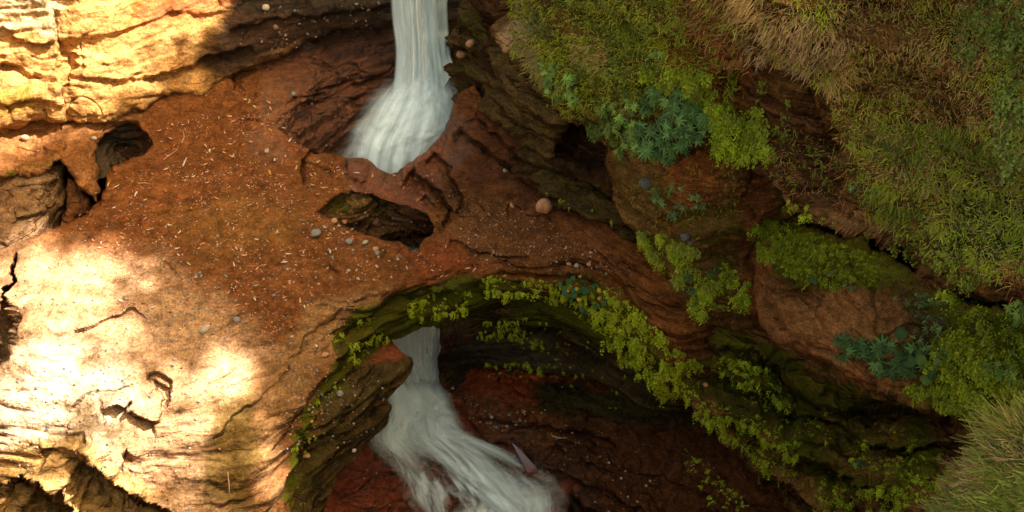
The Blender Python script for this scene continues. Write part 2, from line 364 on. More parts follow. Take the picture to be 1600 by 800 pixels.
# floor of the sinkhole
FL = rock('gorge_floor', [(330,520),(1330,520),(1330,930),(330,930)],
     [(650,620,'z',-4.0),(560,740,'z',-4.1),(750,760,'z',-4.65),(900,700,'z',-4.1),(1000,760,'z',-3.9),(850,640,'z',-3.7),(480,820,'z',-4.3),(1050,660,'z',-3.4),
      (640,540,'z',-4.1),(880,810,'z',-4.9),(760,640,'z',-3.9),(1120,750,'z',-3.2),(1200,900,'z',-3.4),(430,700,'z',-3.8),(540,880,'z',-4.6)],
     (0.27,0.062,0.026), seed=11, amp=.10, ampf=.7, strata=.05, fine=.04,
     ledges=[([(812,700),(850,730),(900,745),(950,770),(1010,800)],.22,3,28),([(900,715),(960,735),(1040,745),(1090,770)],.10,3,22),([(720,650),(800,655),(900,672),(980,690)],.15,4,30),
             ([(715,640),(760,690),(800,700)],.08,3,20)],
     pits=[([(898,775),(935,795),(960,815),(960,880),(905,880),(890,800)],.8,8)],
     patches=[([(780,680),(860,640),(1060,620),(1330,650),(1330,930),(920,930),(880,760)],(0.105,0.042,0.021),25),([(700,610),(820,630),(900,650),(860,700),(760,690)],(0.16,0.062,0.03),15),
              ([(830,600),(1100,600),(1100,670),(950,660),(850,650)],(0.05,0.042,0.018),15)],
     wet=[([(540,560),(720,600),(930,760),(930,900),(500,900),(480,740)],.9,30)])

# the left ledge reaching under the arch
SHELF_POLY = [(-160,430),(0,387),(35,378),(60,371),(100,353),(130,338),(150,320),(159,292),(160,268),(172,252),(200,243),(226,238),(236,222),(232,205),(214,188),(205,150),(210,60),
  (300,40),(352,110),(392,160),(432,205),(470,232),(500,240),(545,243),(575,252),(598,268),(612,274),(628,268),(645,253),(668,236),(690,213),(702,190),(706,172),(718,150),
  (742,140),(775,185),(820,225),(880,262),(950,300),(1010,352),(1060,400),(1180,470),(1180,500),(1220,640),(1330,760),(1400,930),(1080,930),(1075,800),(1060,745),(1010,700),(950,672),(880,655),(800,645),(745,628),
  (712,615),(696,606),(686,590),(683,565),(689,540),(690,497),(668,499),(645,505),(620,517),(604,532),(612,547),(630,556),(645,564),(640,572),(624,590),(612,610),(603,622),(606,640),
  (603,664),(585,682),(562,703),(545,718),(528,745),(516,765),(508,800),(505,930),(-160,930)]
HOLE = [(500,332),(510,316),(533,305),(560,302),(600,311),(640,322),(668,335),(682,352),(677,366),(664,376),(655,389),(644,390),(628,377),(594,368),(560,361),(530,352),(512,343)]
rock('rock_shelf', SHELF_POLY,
     [(250,200,'z',.15),(330,120,'z',.4),(300,300,'z',0),(430,230,'z',.05),(500,250,'z',-.02),(545,250,'z',-.10),(612,276,'z',-.32),(690,225,'z',.05),(720,160,'z',.45),(760,250,'z',.2),
      (820,300,'z',.05),(560,290,'z',-.15),(500,300,'z',-.08),(400,350,'z',-.05),(200,300,'z',0),(100,370,'z',-.05),(0,400,'z',-.1),(-140,450,'z',-.2),
      (590,392,'z',-.12),(660,300,'z',-.2),(700,370,'z',-.15),(640,420,'z',-.28),(800,370,'z',0),(900,400,'z',.02),(980,440,'z',-.05),(1100,420,'z',.2),
      (100,480,'z',-.15),(200,550,'z',-.35),(60,600,'z',-.6),(100,680,'z',-.95),(250,640,'z',-.65),(200,760,'z',-1.5),(0,800,'z',-1.9),(350,650,'z',-.75),(380,760,'z',-1.3),(300,480,'z',-.15),
      (430,500,'z',-.35),(500,430,'z',-.2),(420,600,'z',-.65),(-140,800,'z',-2),(100,900,'z',-2.8),(400,900,'z',-2.2),
      (440,760,'z',-1.45),(470,650,'z',-.95),(520,550,'z',-.68),(590,485,'z',-.48),(650,447,'z',-.38),(750,432,'z',-.36),(700,460,'z',-.5),
      (606,535,'y',-.75),(645,512,'y',-.45),(690,503,'y',-.3),(620,550,'y',-1.0),(645,562,'y',-1.0),(606,640,'y',-1.6),(585,682,'y',-1.95),(540,720,'y',-2.4),(510,800,'y',-3.1),
      (540,640,'y',-2.3),(480,760,'y',-3.2),(480,900,'y',-4.4),
      (850,440,'z',-.42),(950,478,'z',-.6),(1050,580,'z',-1.1),(850,510,'y',.35),(850,580,'y',.95),(750,520,'y',.35),(684,550,'y',.35),(700,608,'y',.7),(800,640,'y',1.1),
      (950,620,'y',.85),(1000,700,'y',.55),(1080,640,'y',-.3),(1080,780,'y',-.4),(1200,800,'y',-1.2),(1200,650,'y',-.9)],
     SOIL, holes=[HOLE], seed=12, amp=.075, ampf=.8, strata=.13, fine=.012, sf=4.2, lip=.10, lipw=10, cracks=.012,
     ledges=[([(115,517),(150,504),(185,492),(218,476)],.10,2.5,14),([(160,643),(190,638),(207,634),(222,655),(250,661)],.26,3,16),([(228,590),(250,583),(268,592),(262,640)],.14,3,12),
             ([(120,702),(150,718),(172,745),(200,765),(232,782),(262,800),(320,850)],1.0,4,38),([(182,745),(186,722),(196,700)],.22,3,12),
             ([(36,738),(46,752),(70,762),(96,775),(112,800),(125,850)],1.0,4,40),([(0,755),(36,744)],.12,3,12),([(60,702),(110,700),(150,712)],.10,3,12),
             ([(110,640),(150,612),(215,600)],.05,3,12),
             ([(474,300),(468,270),(478,245),(500,236)],.20,3,16),
             ([(470,262),(520,270),(580,283)],.05,3,15),
             ([(600,470),(660,455),(745,448),(850,462),(930,490),(1000,540),(1060,600)],.22,3,20),([(520,585),(570,530),(640,497),(700,484),(800,492),(880,520),(950,560),(1010,620)],.28,3,26),
             ([(455,690),(480,625),(530,560),(590,510)],.14,3,16),([(440,800),(452,740),(480,665),(520,610),(560,570)],.16,3,16),([(490,800),(500,730),(540,670),(590,610)],.14,3,18),
             ([(690,560),(760,560),(850,575),(950,610),(1020,660)],.22,3,22),([(684,590),(760,600),(850,612),(930,640)],.15,3,20),
             ([(330,690),(380,640),(440,590),(480,530),(540,480),(610,450)],.06,3,14),
             ([(640,262),(668,283),(690,306),(706,330),(700,356),(690,366)],.4,4,16),([(672,240),(700,262),(722,300),(716,340)],.32,3,16),([(700,372),(730,384),(760,398),(800,408)],.12,3,14),
             ([(655,300),(676,318),(690,345)],.12,3,10),([(720,200),(760,230),(800,262),(850,300)],.25,4,25),([(740,180),(775,215),(830,250)],.18,4,25),([(795,322),(830,335),(860,338)],.10,3,12),
             ([(740,300),(752,330),(760,350)],.06,3,10),([(800,420),(900,428),(1000,452)],.06,3,10)],
     pits=[([(27,398),(12,440),(-10,470),(-20,590),(14,572),(32,530),(22,470),(29,412)],.9,8),([(40,755),(75,768),(108,795),(120,860),(10,870),(26,790)],.6,8),
           ([(240,596),(262,605),(258,622),(244,612)],.12,4),([(198,640),(216,638),(232,658),(214,660)],.2,5)],
     patches=[([(-160,380),(240,400),(300,440),(420,540),(400,640),(330,820),(330,930),(-160,930)],(0.55,0.34,0.22),35),  # tan stone, lightened in colour where the sun patch falls
              ([(0,520),(180,540),(220,640),(160,700),(0,700)],(0.72,0.56,0.45),30),([(30,700),(130,690),(240,770),(300,930),(-100,930),(-60,760)],(0.56,0.36,0.16),15),  # pale stone, whitened in colour so the sun patch burns out
              ([(330,640),(400,620),(430,700),(370,820),(300,760)],(0.22,0.14,0.05),22),
              ([(410,560),(500,470),(620,440),(560,500),(500,580),(455,680),(440,800),(410,820),(400,700)],(0.36,0.20,0.10),15),
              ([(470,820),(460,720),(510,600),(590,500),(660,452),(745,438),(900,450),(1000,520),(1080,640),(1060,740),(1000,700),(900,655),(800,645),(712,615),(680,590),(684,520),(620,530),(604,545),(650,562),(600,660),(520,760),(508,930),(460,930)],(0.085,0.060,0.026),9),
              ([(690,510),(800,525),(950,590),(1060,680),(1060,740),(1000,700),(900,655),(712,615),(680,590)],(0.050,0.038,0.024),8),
              ([(690,508),(720,512),(690,545),(680,570),(672,560)],(0.22,0.055,0.025),5),([(598,543),(620,544),(648,560),(600,566),(565,572)],(0.27,0.075,0.03),5),
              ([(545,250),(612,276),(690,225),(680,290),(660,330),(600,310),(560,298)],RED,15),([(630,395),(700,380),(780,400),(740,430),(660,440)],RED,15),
              ([(720,150),(820,200),(900,300),(960,380),(800,330),(760,290),(710,330),(700,260)],(0.15,0.058,0.030),18),([(720,300),(800,320),(960,390),(1000,430),(900,430),(760,400),(710,370)],(0.19,0.078,0.034),18),
              ([(390,130),(440,160),(480,250),(430,230)],(0.24,0.085,0.035),15),([(260,330),(400,300),(480,340),(430,400),(300,400)],(0.23,0.105,0.033),25)],
     moss=[([(540,500),(620,452),(745,436),(900,440),(1000,480),(1080,600),(1000,560),(900,505),(780,488),(700,498),(610,530),(560,570),(500,650),(480,740),(450,820),(438,780),(455,690),(490,600)],.75,10),
           ([(700,500),(850,520),(950,590),(850,610),(700,600)],.18,15),([(460,800),(480,700),(560,600),(620,560),(560,640),(500,740),(490,800)],.35,12),([(760,420),(850,425),(1000,440),(1000,470),(800,450)],.4,8),
           ([(800,620),(1000,630),(1040,690),(900,660)],.4,12)],
     wet=[([(530,235),(612,265),(720,140),(740,220),(670,340),(560,310)],.95,15),([(680,500),(1000,560),(1060,740),(712,620)],.8,10),([(380,210),(440,205),(450,250),(400,260)],.7,8),
          ([(598,543),(648,560),(565,572)],.8,5)])
# mossy rocks right of the fall
rock('waterside_rocks', [(722,-110),(820,-110),(880,200),(840,280),(770,255),(738,215),(722,175),(712,150),(704,128),(698,104),(714,92),(702,86),(688,72),(694,52),(712,40),(722,22),(728,0)],
     [(700,60,'y',4.4),(730,10,'y',4.6),(760,80,'y',3.7),(720,140,'y',3.9),(780,0,'y',3.7),(750,200,'y',2.9),(850,250,'w',-.2),(820,100,'w',-.3),(740,-90,'y',4.9)],
     (0.13,0.085,0.035), seed=13, amp=.16, ampf=1.6, strata=.12, warp=8, lip=.2,
     ledges=[([(690,78),(740,90),(790,100)],.22,3,14),([(700,110),(750,125),(800,150)],.2,3,18),([(720,40),(760,50),(800,60)],.15,3,18),([(720,165),(760,175),(810,210)],.2,3,18)],
     moss=[([(735,-60),(790,0),(800,60),(740,70),(720,30)],.45,12),([(700,80),(790,90),(790,130),(710,125)],.4,10)])
# the dark undercut of the right-hand cliff
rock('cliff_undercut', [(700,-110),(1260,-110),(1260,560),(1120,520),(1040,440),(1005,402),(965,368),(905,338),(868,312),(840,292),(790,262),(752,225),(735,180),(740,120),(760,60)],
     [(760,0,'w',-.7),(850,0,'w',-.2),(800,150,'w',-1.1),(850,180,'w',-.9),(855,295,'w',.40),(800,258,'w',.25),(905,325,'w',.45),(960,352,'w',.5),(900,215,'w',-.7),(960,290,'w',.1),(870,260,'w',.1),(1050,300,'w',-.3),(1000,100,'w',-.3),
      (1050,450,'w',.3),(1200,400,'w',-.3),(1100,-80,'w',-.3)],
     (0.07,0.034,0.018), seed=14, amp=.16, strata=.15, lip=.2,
     ledges=[([(740,150),(800,180),(880,220),(970,262)],.3,4,40),([(790,240),(850,262),(910,290),(980,320)],.22,4,25)],
     patches=[([(790,225),(860,255),(960,300),(1000,400),(900,340),(840,300)],(0.085,0.06,0.022),14)],
     moss=[([(790,225),(860,250),(960,290),(1000,380),(920,330),(850,300)],.3,14)])
# lower right cliff with its stepped beds
rock('bedded_cliff', [(985,425),(1060,470),(1120,480),(1200,440),(1500,440),(1760,500),(1760,930),(1262,930),(1250,860),(1236,805),(1205,762),(1165,720),(1130,685),(1098,650),(1070,600),(1045,560),(1012,510)],
     [(1000,450,'w',.55),(1100,500,'w',.5),(1060,570,'w',.75),(1100,640,'w',1.0),(1200,740,'w',1.0),(1180,560,'w',.45),(1250,600,'w',.35),(1350,700,'w',.55),(1500,750,'w',.6),(1400,620,'w',.1),
      (1550,620,'w',-.3),(1260,850,'w',1.0),(1650,850,'w',.5),(1300,470,'w',-.2),(1600,500,'w',-.6)],
     (0.20,0.11,0.042), seed=15, amp=.07, strata=.15, fine=.014, sf=3.8, lip=.25, lipw=20,
     ledges=[([(1040,478),(1085,520),(1120,540),(1165,556),(1205,575)],.5,3,24),([(1040,540),(1100,570),(1150,590),(1210,622),(1250,650)],.55,3,24),([(1180,540),(1215,578),(1262,625),(1310,645),(1400,640),(1500,655)],.8,3,30),
             ([(1220,640),(1270,652),(1310,662),(1352,690),(1400,701),(1440,695),(1500,690)],.6,3,24),([(1100,650),(1160,655),(1200,690),(1240,712),(1290,732),(1350,762),(1420,770)],.8,3,30),
             ([(1190,735),(1230,760),(1270,790),(1320,820)],.7,3,30),([(1290,600),(1340,625),(1400,632)],.2,3,16),([(1240,690),(1300,700),(1340,720)],.22,3,20),([(1060,500),(1120,560),(1180,590)],.15,3,14),
             ([(1300,770),(1380,800),(1450,805)],.3,3,26)],
     patches=[([(1080,550),(1180,570),(1210,620),(1120,620)],(0.16,0.065,0.035),12),([(1200,640),(1260,660),(1300,760),(1240,740)],(0.16,0.062,0.03),15)],
     moss=[([(1000,440),(1100,470),(1250,560),(1450,640),(1500,760),(1300,780),(1200,700),(1080,620),(1010,520)],.68,18),([(1260,640),(1420,650),(1420,690),(1300,680)],.5,12),([(1290,680),(1400,710),(1400,760),(1280,730)],.45,12)])
# mossy bulge in the middle of the right wall
rock('mossy_bulge', [(962,200),(1300,180),(1330,520),(1180,520),(1120,508),(1082,492),(1060,462),(1040,425),(1015,388),(990,358),(970,325),(958,290),(956,250)],
     [(970,260,'w',.75),(1050,290,'w',1.15),(1100,240,'w',.9),(1000,350,'w',.95),(1080,420,'w',1.05),(1130,490,'w',.7),(1190,400,'w',.25),(1150,300,'w',.75),(1250,300,'w',-.3),(1180,480,'w',.4),(1300,480,'w',-.4)],
     (0.17,0.095,0.035), joint=.6, seed=16, amp=.13, strata=.10, lip=.28, lipw=24,
     ledges=[([(965,300),(1000,318),(1040,330),(1070,345)],.14,3,18),([(1000,365),(1050,375),(1100,400),(1160,420)],.16,3,22),([(1160,250),(1172,330),(1180,420),(1190,500)],-.12,6,20)],
     patches=[([(1040,240),(1130,235),(1130,310),(1080,330)],(0.27,0.10,0.035),18),([(1150,260),(1200,290),(1200,500),(1165,480)],(0.24,0.085,0.035),12),([(1020,330),(1075,330),(1080,370),(1030,370)],(0.22,0.10,0.045),10)],
     moss=[([(960,240),(1060,240),(1060,330),(1000,340),(970,310)],.34,15),([(1060,320),(1150,320),(1150,460),(1080,470),(1010,390)],.46,15),([(1000,240),(1160,240),(1160,300),(1000,280)],.25,15)])
# ledge with ferns and pink rock
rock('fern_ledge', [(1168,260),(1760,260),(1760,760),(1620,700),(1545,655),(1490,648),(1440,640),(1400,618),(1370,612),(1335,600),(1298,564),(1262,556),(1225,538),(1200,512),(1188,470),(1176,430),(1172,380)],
     [(1180,320,'w',.15),(1300,400,'w',.25),(1250,500,'w',1.05),(1350,560,'w',1.25),(1450,610,'w',1.1),(1550,560,'w',.95),(1620,640,'w',1.1),(1200,450,'w',.75),(1480,440,'w',-.3),(1420,500,'w',.7),
      (1400,350,'w',-.5),(1600,430,'w',-.3),(1700,500,'w',.4),(1250,360,'w',.1)],
     (0.23,0.105,0.05), joint=.5, seed=17, amp=.15, strata=.10, lip=.3, lipw=22,
     pits=[([(1215,300),(1330,345),(1440,388),(1500,440),(1600,465),(1640,500),(1600,505),(1510,480),(1455,452),(1400,415),(1330,375),(1225,340)],1.4,16)],
     ledges=[([(1205,450),(1240,455),(1290,470)],.12,3,16),([(1230,530),(1280,545),(1330,560),(1400,585)],.12,3,16),([(1200,455),(1215,500),(1240,530)],.12,3,14)],
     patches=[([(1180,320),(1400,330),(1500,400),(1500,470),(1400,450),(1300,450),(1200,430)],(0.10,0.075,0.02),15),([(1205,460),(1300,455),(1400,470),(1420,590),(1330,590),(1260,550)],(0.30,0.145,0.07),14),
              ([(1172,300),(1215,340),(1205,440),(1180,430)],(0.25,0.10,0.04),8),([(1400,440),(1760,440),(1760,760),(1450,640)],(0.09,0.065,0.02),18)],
     moss=[([(1180,330),(1380,380),(1450,440),(1300,460),(1200,430)],.6,12),([(1440,440),(1620,440),(1700,700),(1480,640)],.6,15),([(1380,600),(1450,600),(1450,640),(1400,630)],.5,8)])
# upper mass of the right-hand cliff
rock('upper_cliff', [(786,-110),(784,0),(790,60),(800,92),(818,118),(848,132),(872,160),(900,196),(930,218),(962,238),(1000,244),(1042,240),(1080,222),(1105,214),(1150,235),(1188,246),(1212,282),(1262,312),
      (1330,338),(1395,366),(1438,384),(1462,418),(1520,442),(1600,460),(1760,490),(1760,-110)],
     [(800,40,'w',1.1),(900,100,'w',1.35),(960,210,'w',1.3),(1050,210,'w',1.5),(1150,200,'w',1.1),(1120,60,'w',1.8),(1230,60,'w',2.2),(1250,200,'w',1.1),(1300,320,'w',1.4),(1380,250,'w',1.5),(1450,370,'w',1.6),(1590,440,'w',1.7),
      (1500,200,'w',1.4),(1600,0,'w',2.0),(1350,50,'w',1.7),(900,-80,'w',1.3),(1300,-80,'w',2.2),(1700,300,'w',1.9)],
     (0.17,0.085,0.036), seed=18, amp=.2, ampf=1.1, strata=.16, fine=.05, lip=.35, lipw=26, warp=7,
     ledges=[([(1120,120),(1160,112),(1200,100),(1250,105),(1295,150),(1325,205),(1335,250)],.6,5,60),([(1190,200),(1240,240),(1300,280),(1340,290)],.2,4,25),([(1450,100),(1500,125),(1560,130)],.12,4,20),
             ([(930,108),(980,112),(1020,105)],.15,3,16),([(1200,260),(1260,285),(1330,310)],.15,3,16),([(1340,290),(1440,310),(1600,300)],.12,4,25),([(1380,330),(1480,350),(1600,370)],.14,4,25)],
     patches=[([(786,0),(830,0),(835,70),(800,80)],(0.42,0.28,0.20),6),([(1050,60),(1120,50),(1160,110),(1160,200),(1090,170)],(0.26,0.085,0.03),18),([(1170,120),(1300,150),(1330,320),(1200,270)],(0.13,0.062,0.034),14),
              ([(1300,-60),(1600,-60),(1600,260),(1330,260),(1290,130)],(0.19,0.10,0.045),25),([(1200,280),(1330,320),(1440,370),(1400,375),(1260,315)],(0.27,0.14,0.08),8),([(1540,260),(1620,260),(1620,400),(1480,380)],(0.10,0.08,0.07),18),
              ([(820,60),(1000,60),(1040,200),(960,235),(880,160)],(0.15,0.13,0.03),15)],
     moss=[([(830,0),(1060,0),(1060,160),(880,150)],.42,20),([(1500,160),(1600,160),(1600,360),(1420,340),(1380,260)],.3,25),([(1100,200),(1200,210),(1200,260),(1120,240)],.35,10)])
# grassy knoll in the near corner
rock('grass_knoll', [(1440,930),(1452,840),(1478,790),(1500,752),(1535,722),(1560,690),(1600,662),(1660,630),(1760,590),(1760,930)],
     [(1480,820,'d',12.6),(1540,740,'d',12.7),(1600,680,'d',12.8),(1600,800,'d',11.6),(1500,920,'d',11.4),(1740,620,'d',12.4),(1740,900,'d',10.6)],
     (0.10,0.075,0.025), step=4, seed=19, amp=.15, strata=.0, moss=[([(1400,600),(1760,580),(1760,930),(1400,930)],.5,10)])
# ENDROCK
# ------------------------------------------------------------------ water
def water_material(name, su, sv, lo, hi, dens, colr=(0.72, 0.80, 0.79), seed=0.0, bot=0.0, top=0.0, edge=0.12, warp=0.6):
    m, N, L, B = newmat(name)
    uv = N.new('ShaderNodeUVMap'); uv.uv_map = 'UVMap'
    mp = N.new('ShaderNodeMapping'); mp.inputs['Scale'].default_value = (su, sv, 1); mp.inputs['Location'].default_value = (seed, seed * 2, 0); L.new(uv.outputs[0], mp.inputs[0])
    n1 = nz(N, L, mp.outputs[0], 1.0, 5, 0.6, warp)
    mp2 = N.new('ShaderNodeMapping'); mp2.inputs['Scale'].default_value = (su * 4, sv * 1.5, 1); mp2.inputs['Location'].default_value = (seed + 5, 0, 0); L.new(uv.outputs[0], mp2.inputs[0])
    n2_ = nz(N, L, mp2.outputs[0], 1.0, 3, 0.6, 0.2)
    st = mth(N, L, 'ADD', mth(N, L, 'MULTIPLY', n1, 0.85), mth(N, L, 'MULTIPLY', n2_, 0.15))
    a = N.new('ShaderNodeMapRange'); a.interpolation_type = 'SMOOTHSTEP'; a.inputs[1].default_value = lo; a.inputs[2].default_value = hi; L.new(st, a.inputs[0])
    ef = N.new('ShaderNodeAttribute'); ef.attribute_name = 'body'
    al = mth(N, L, 'MULTIPLY', mth(N, L, 'ADD', mth(N, L, 'MULTIPLY', a.outputs[0], 1 - dens), dens), ef.outputs[2])
    L.new(al, B.inputs['Alpha'])
    c = mixc(N, L, 'MIX', a.outputs[0], tuple(x * 0.82 for x in colr), colr); L.new(c, B.inputs['Base Color'])
    B.inputs['Roughness'].default_value = 0.55; B.inputs['Specular IOR Level'].default_value = 0.3
    bp = N.new('ShaderNodeBump'); bp.inputs['Strength'].default_value = 0.08; bp.inputs['Distance'].default_value = 0.04; L.new(st, bp.inputs['Height']); L.new(bp.outputs[0], B.inputs['Normal'])
    return m
def water_sheet(name, rows, mat, nu=60, nv=120, bulge=0.25, edge=0.15, off=0.0, seed=0, ends=(0.0, 0.0), rough=0.04, parent=None, eseed=0.5, ledge=None):
    """rows: (pyL, pxL, pyR, pxR, kindL, valL, kindR, valR), left and right banks of the flow"""
    A = []; Bk = []
    for r in rows:
        A.append(CAM + raydir(r[1], r[0]) * depth_of(r[1], r[0], r[4], r[5])); Bk.append(CAM + raydir(r[3], r[2]) * depth_of(r[3], r[2], r[6], r[7]))
    A = np.array(A); Bk = np.array(Bk); k = len(rows)
    t = np.linspace(0, k - 1, nv)
    def crm(Q):
        i = np.clip(np.floor(t).astype(int), 0, k - 2); f = (t - i)[:, None]
        p0 = Q[np.clip(i - 1, 0, k - 1)]; p1 = Q[i]; p2 = Q[i + 1]; p3 = Q[np.clip(i + 2, 0, k - 1)]
        return 0.5 * (2 * p1 + (p2 - p0) * f + (2 * p0 - 5 * p1 + 4 * p2 - p3) * f ** 2 + (3 * p1 - p0 - 3 * p2 + p3) * f ** 3)
    a, b = crm(A), crm(Bk); u = np.linspace(0, 1, nu)
    P = a[:, None] * (1 - u)[None, :, None] + b[:, None] * u[None, :, None]
    tc = (CAM - P); tc /= np.linalg.norm(tc, axis=-1, keepdims=True)
    arch = np.sqrt(np.clip(1 - (2 * u - 1) ** 2, 0, 1))[None, :]
    U, V = np.meshgrid(u, np.linspace(0, 1, nv))
    P = P + tc * (bulge * arch + off)[..., None] + tc * (rough * fbm(np.stack([U * 9, V * 7, 0 * U + seed], -1), 1, 4, seed))[..., None]
    en = eseed * 0.5 * n2(U * 3, V * 8, 1.0, seed + 2)
    e = np.minimum(U, 1 - U) / (edge if ledge is None else np.where(U < .5, ledge, edge)) + en * 0.5; body = sstep(0.0, 1.0, e)
    if ends[0]: body = body * sstep(0, ends[0], V + 0.05 * n2(U * 10, V, 1, seed))
    if ends[1]: body = body * sstep(0, ends[1], 1 - V + ends[1] * 0.5 * n2(U * 8, V, 1.0, seed + 4))
    body = body * sstep(0, 0.03, np.minimum(U, 1 - U))
    idx = np.arange(nu * nv).reshape(nv, nu)
    F = np.stack([idx[:-1, :-1], idx[1:, :-1], idx[1:, 1:], idx[:-1, 1:]], -1).reshape(-1, 4)
    L_ = np.concatenate([[0], np.cumsum(np.linalg.norm(np.diff((a + b) / 2, axis=0), axis=1))])
    uv = np.stack([U * np.linalg.norm(a - b, axis=1).mean(), np.repeat(L_[:, None], nu, 1)], -1).reshape(-1, 2)
    me = mesh_np(name, P.reshape(-1, 3), F, mat, {'body': ('FLOAT', body.ravel())}, uv=uv)
    return link(name, me, parent)
WC = (0.64, 0.77, 0.84)
W1 = water_material('falling_water', 7, 0.25, 0.30, 0.66, 0.85, WC)
W2 = water_material('falling_water_front', 9, 0.35, 0.40, 0.70, 0.0, (0.84, 0.91, 0.93), 3.0)
W3 = water_material('spray_fan', 5, 0.5, 0.28, 0.66, 0.40, (0.80, 0.92, 1.0), 7.0)
W4 = water_material('stream_water', 2.2, 0.45, 0.42, 0.70, 0.0, (0.74, 0.88, 0.98), 11.0, warp=1.0)
W5 = water_material('pool_foam', 1.6, 1.0, 0.25, 0.65, 0.8, (0.76, 0.90, 0.98), 17.0, warp=1.2)
W6 = water_material('brink_foam', 3.5, 0.5, 0.30, 0.62, 0.25, (0.82, 0.92, 0.94), 21.0)
fall = bpy.data.objects.new('waterfall', None); COL.objects.link(fall); fall.location = (-1.5, 4.5, -1.5); fall['kind'] = 'structure'
R_ = lambda y, l, r, kl, vl, kr=None, vr=None: (y, l, y, r, kl, vl, kr or kl, vl if vr is None else vr)
def wp(o):
    o.parent = fall; o.matrix_parent_inverse = Matrix.Translation(-fall.location); return o
wp(water_sheet('falling_water', [R_(-120,604,700,'y',5.3), R_(-40,607,701,'y',5.25), R_(20,610,702,'y',5.2), R_(80,616,706,'y',5.0), R_(130,612,716,'y',4.7), R_(170,600,712,'y',4.3), R_(215,572,704,'y',3.8), R_(262,552,690,'y',3.4), R_(330,545,690,'y',3.1)],
    W1, bulge=.28, edge=.07, seed=1, eseed=.2))
wp(water_sheet('front_strands', [R_(-120,612,694,'y',5.1), R_(0,618,694,'y',5.0), R_(80,624,696,'y',4.8), R_(150,618,700,'y',4.4), R_(215,590,690,'y',3.7), R_(320,570,680,'y',3.0)], W2, bulge=.30, edge=.2, seed=2))
wp(water_sheet('spray_fan', [R_(112,618,704,'y',4.5), R_(145,578,726,'y',4.2), R_(185,545,724,'y',3.8), R_(225,522,716,'y',3.45), R_(262,508,700,'y',3.2), R_(330,500,700,'y',2.9)], W3, bulge=.45, edge=.22, ends=(.25, 0), seed=3, ledge=.4))
wp(water_sheet('spray_fan', [R_(130,604,700,'y',4.3), R_(160,575,712,'y',4.0), R_(200,548,712,'y',3.6), R_(240,535,700,'y',3.3), R_(320,530,690,'y',2.9)], W3, bulge=.5, edge=.25, ends=(.3, 0), seed=9, off=.05))

low = bpy.data.objects.new('lower_waterfall', None); COL.objects.link(low); low.location = (-1.2, .8, -4); low['kind'] = 'structure'
def wl(o):
    o.parent = low; o.matrix_parent_inverse = Matrix.Translation(-low.location); return o
wl(water_sheet('falling_water', [R_(444,578,712,'y',1.6), R_(470,585,712,'y',1.35), R_(510,590,712,'y',1.15), R_(560,600,712,'y',1.1), R_(600,622,712,'y',1.0), R_(640,600,720,'y',.8)], W1, bulge=.2, edge=.06, seed=4, eseed=.2))
wl(water_sheet('front_strands', [R_(470,640,690,'y',1.1), R_(510,644,690,'y',.95), R_(560,648,686,'y',.85), R_(610,630,690,'y',.7)], W2, bulge=.2, edge=.2, seed=5, ends=(0, .3)))
pool = water_sheet('pool_water', [R_(386,600,700,'z',-1.75), R_(410,600,700,'z',-1.75), R_(444,588,700,'z',-1.75)], W5, bulge=0, edge=.02, seed=6); pool['kind'] = 'structure'

st = bpy.data.objects.new('stream', None); COL.objects.link(st); st.location = (-.8, 0, -4.2); st['kind'] = 'structure'
def ws(o):
    o.parent = st; o.matrix_parent_inverse = Matrix.Translation(-st.location); return o
ws(water_sheet('foaming_pool', [R_(585,590,700,'z',-3.75,), R_(620,596,712,'z',-3.78), R_(650,592,722,'z',-3.82), R_(685,566,742,'z',-3.9), R_(715,590,770,'z',-4.05), R_(750,630,800,'z',-4.25)], W5, bulge=.14, edge=.22, seed=7, ends=(.16, .5), rough=.04, nv=160))
ws(water_sheet('stream_water', [(640,585,640,716,'z',-3.8,'z',-3.8), (690,566,668,735,'z',-3.88,'z',-3.84), (735,596,697,802,'z',-4.05,'z',-3.96), (790,615,728,856,'z',-4.3,'z',-4.08), (850,660,760,880,'z',-4.6,'z',-4.3), (930,700,800,912,'z',-5.0,'z',-4.55)],
    W4, nu=90, nv=160, bulge=.10, edge=.22, seed=8, rough=.04))
ws(water_sheet('stream_water', [(650,590,640,716,'z',-3.75,'z',-3.75), (700,580,668,735,'z',-3.83,'z',-3.79), (760,620,700,790,'z',-4.02,'z',-3.93), (830,660,745,840,'z',-4.3,'z',-4.1), (930,720,800,900,'z',-4.8,'z',-4.5)],
    W4, nu=90, nv=160, bulge=.14, edge=.3, seed=12, rough=.05, off=.03, ends=(.15, 0)))
ws(water_sheet('brink_water', [(774,715,738,862,'z',-4.22,'z',-4.10), (802,695,762,892,'z',-4.42,'z',-4.28), (845,680,808,900,'z',-4.72,'z',-4.6), (910,690,890,915,'z',-5.3,'z',-5.2)],
    W6, nu=90, nv=80, bulge=.03, edge=.3, seed=14, rough=.04, ends=(.5, 0)))

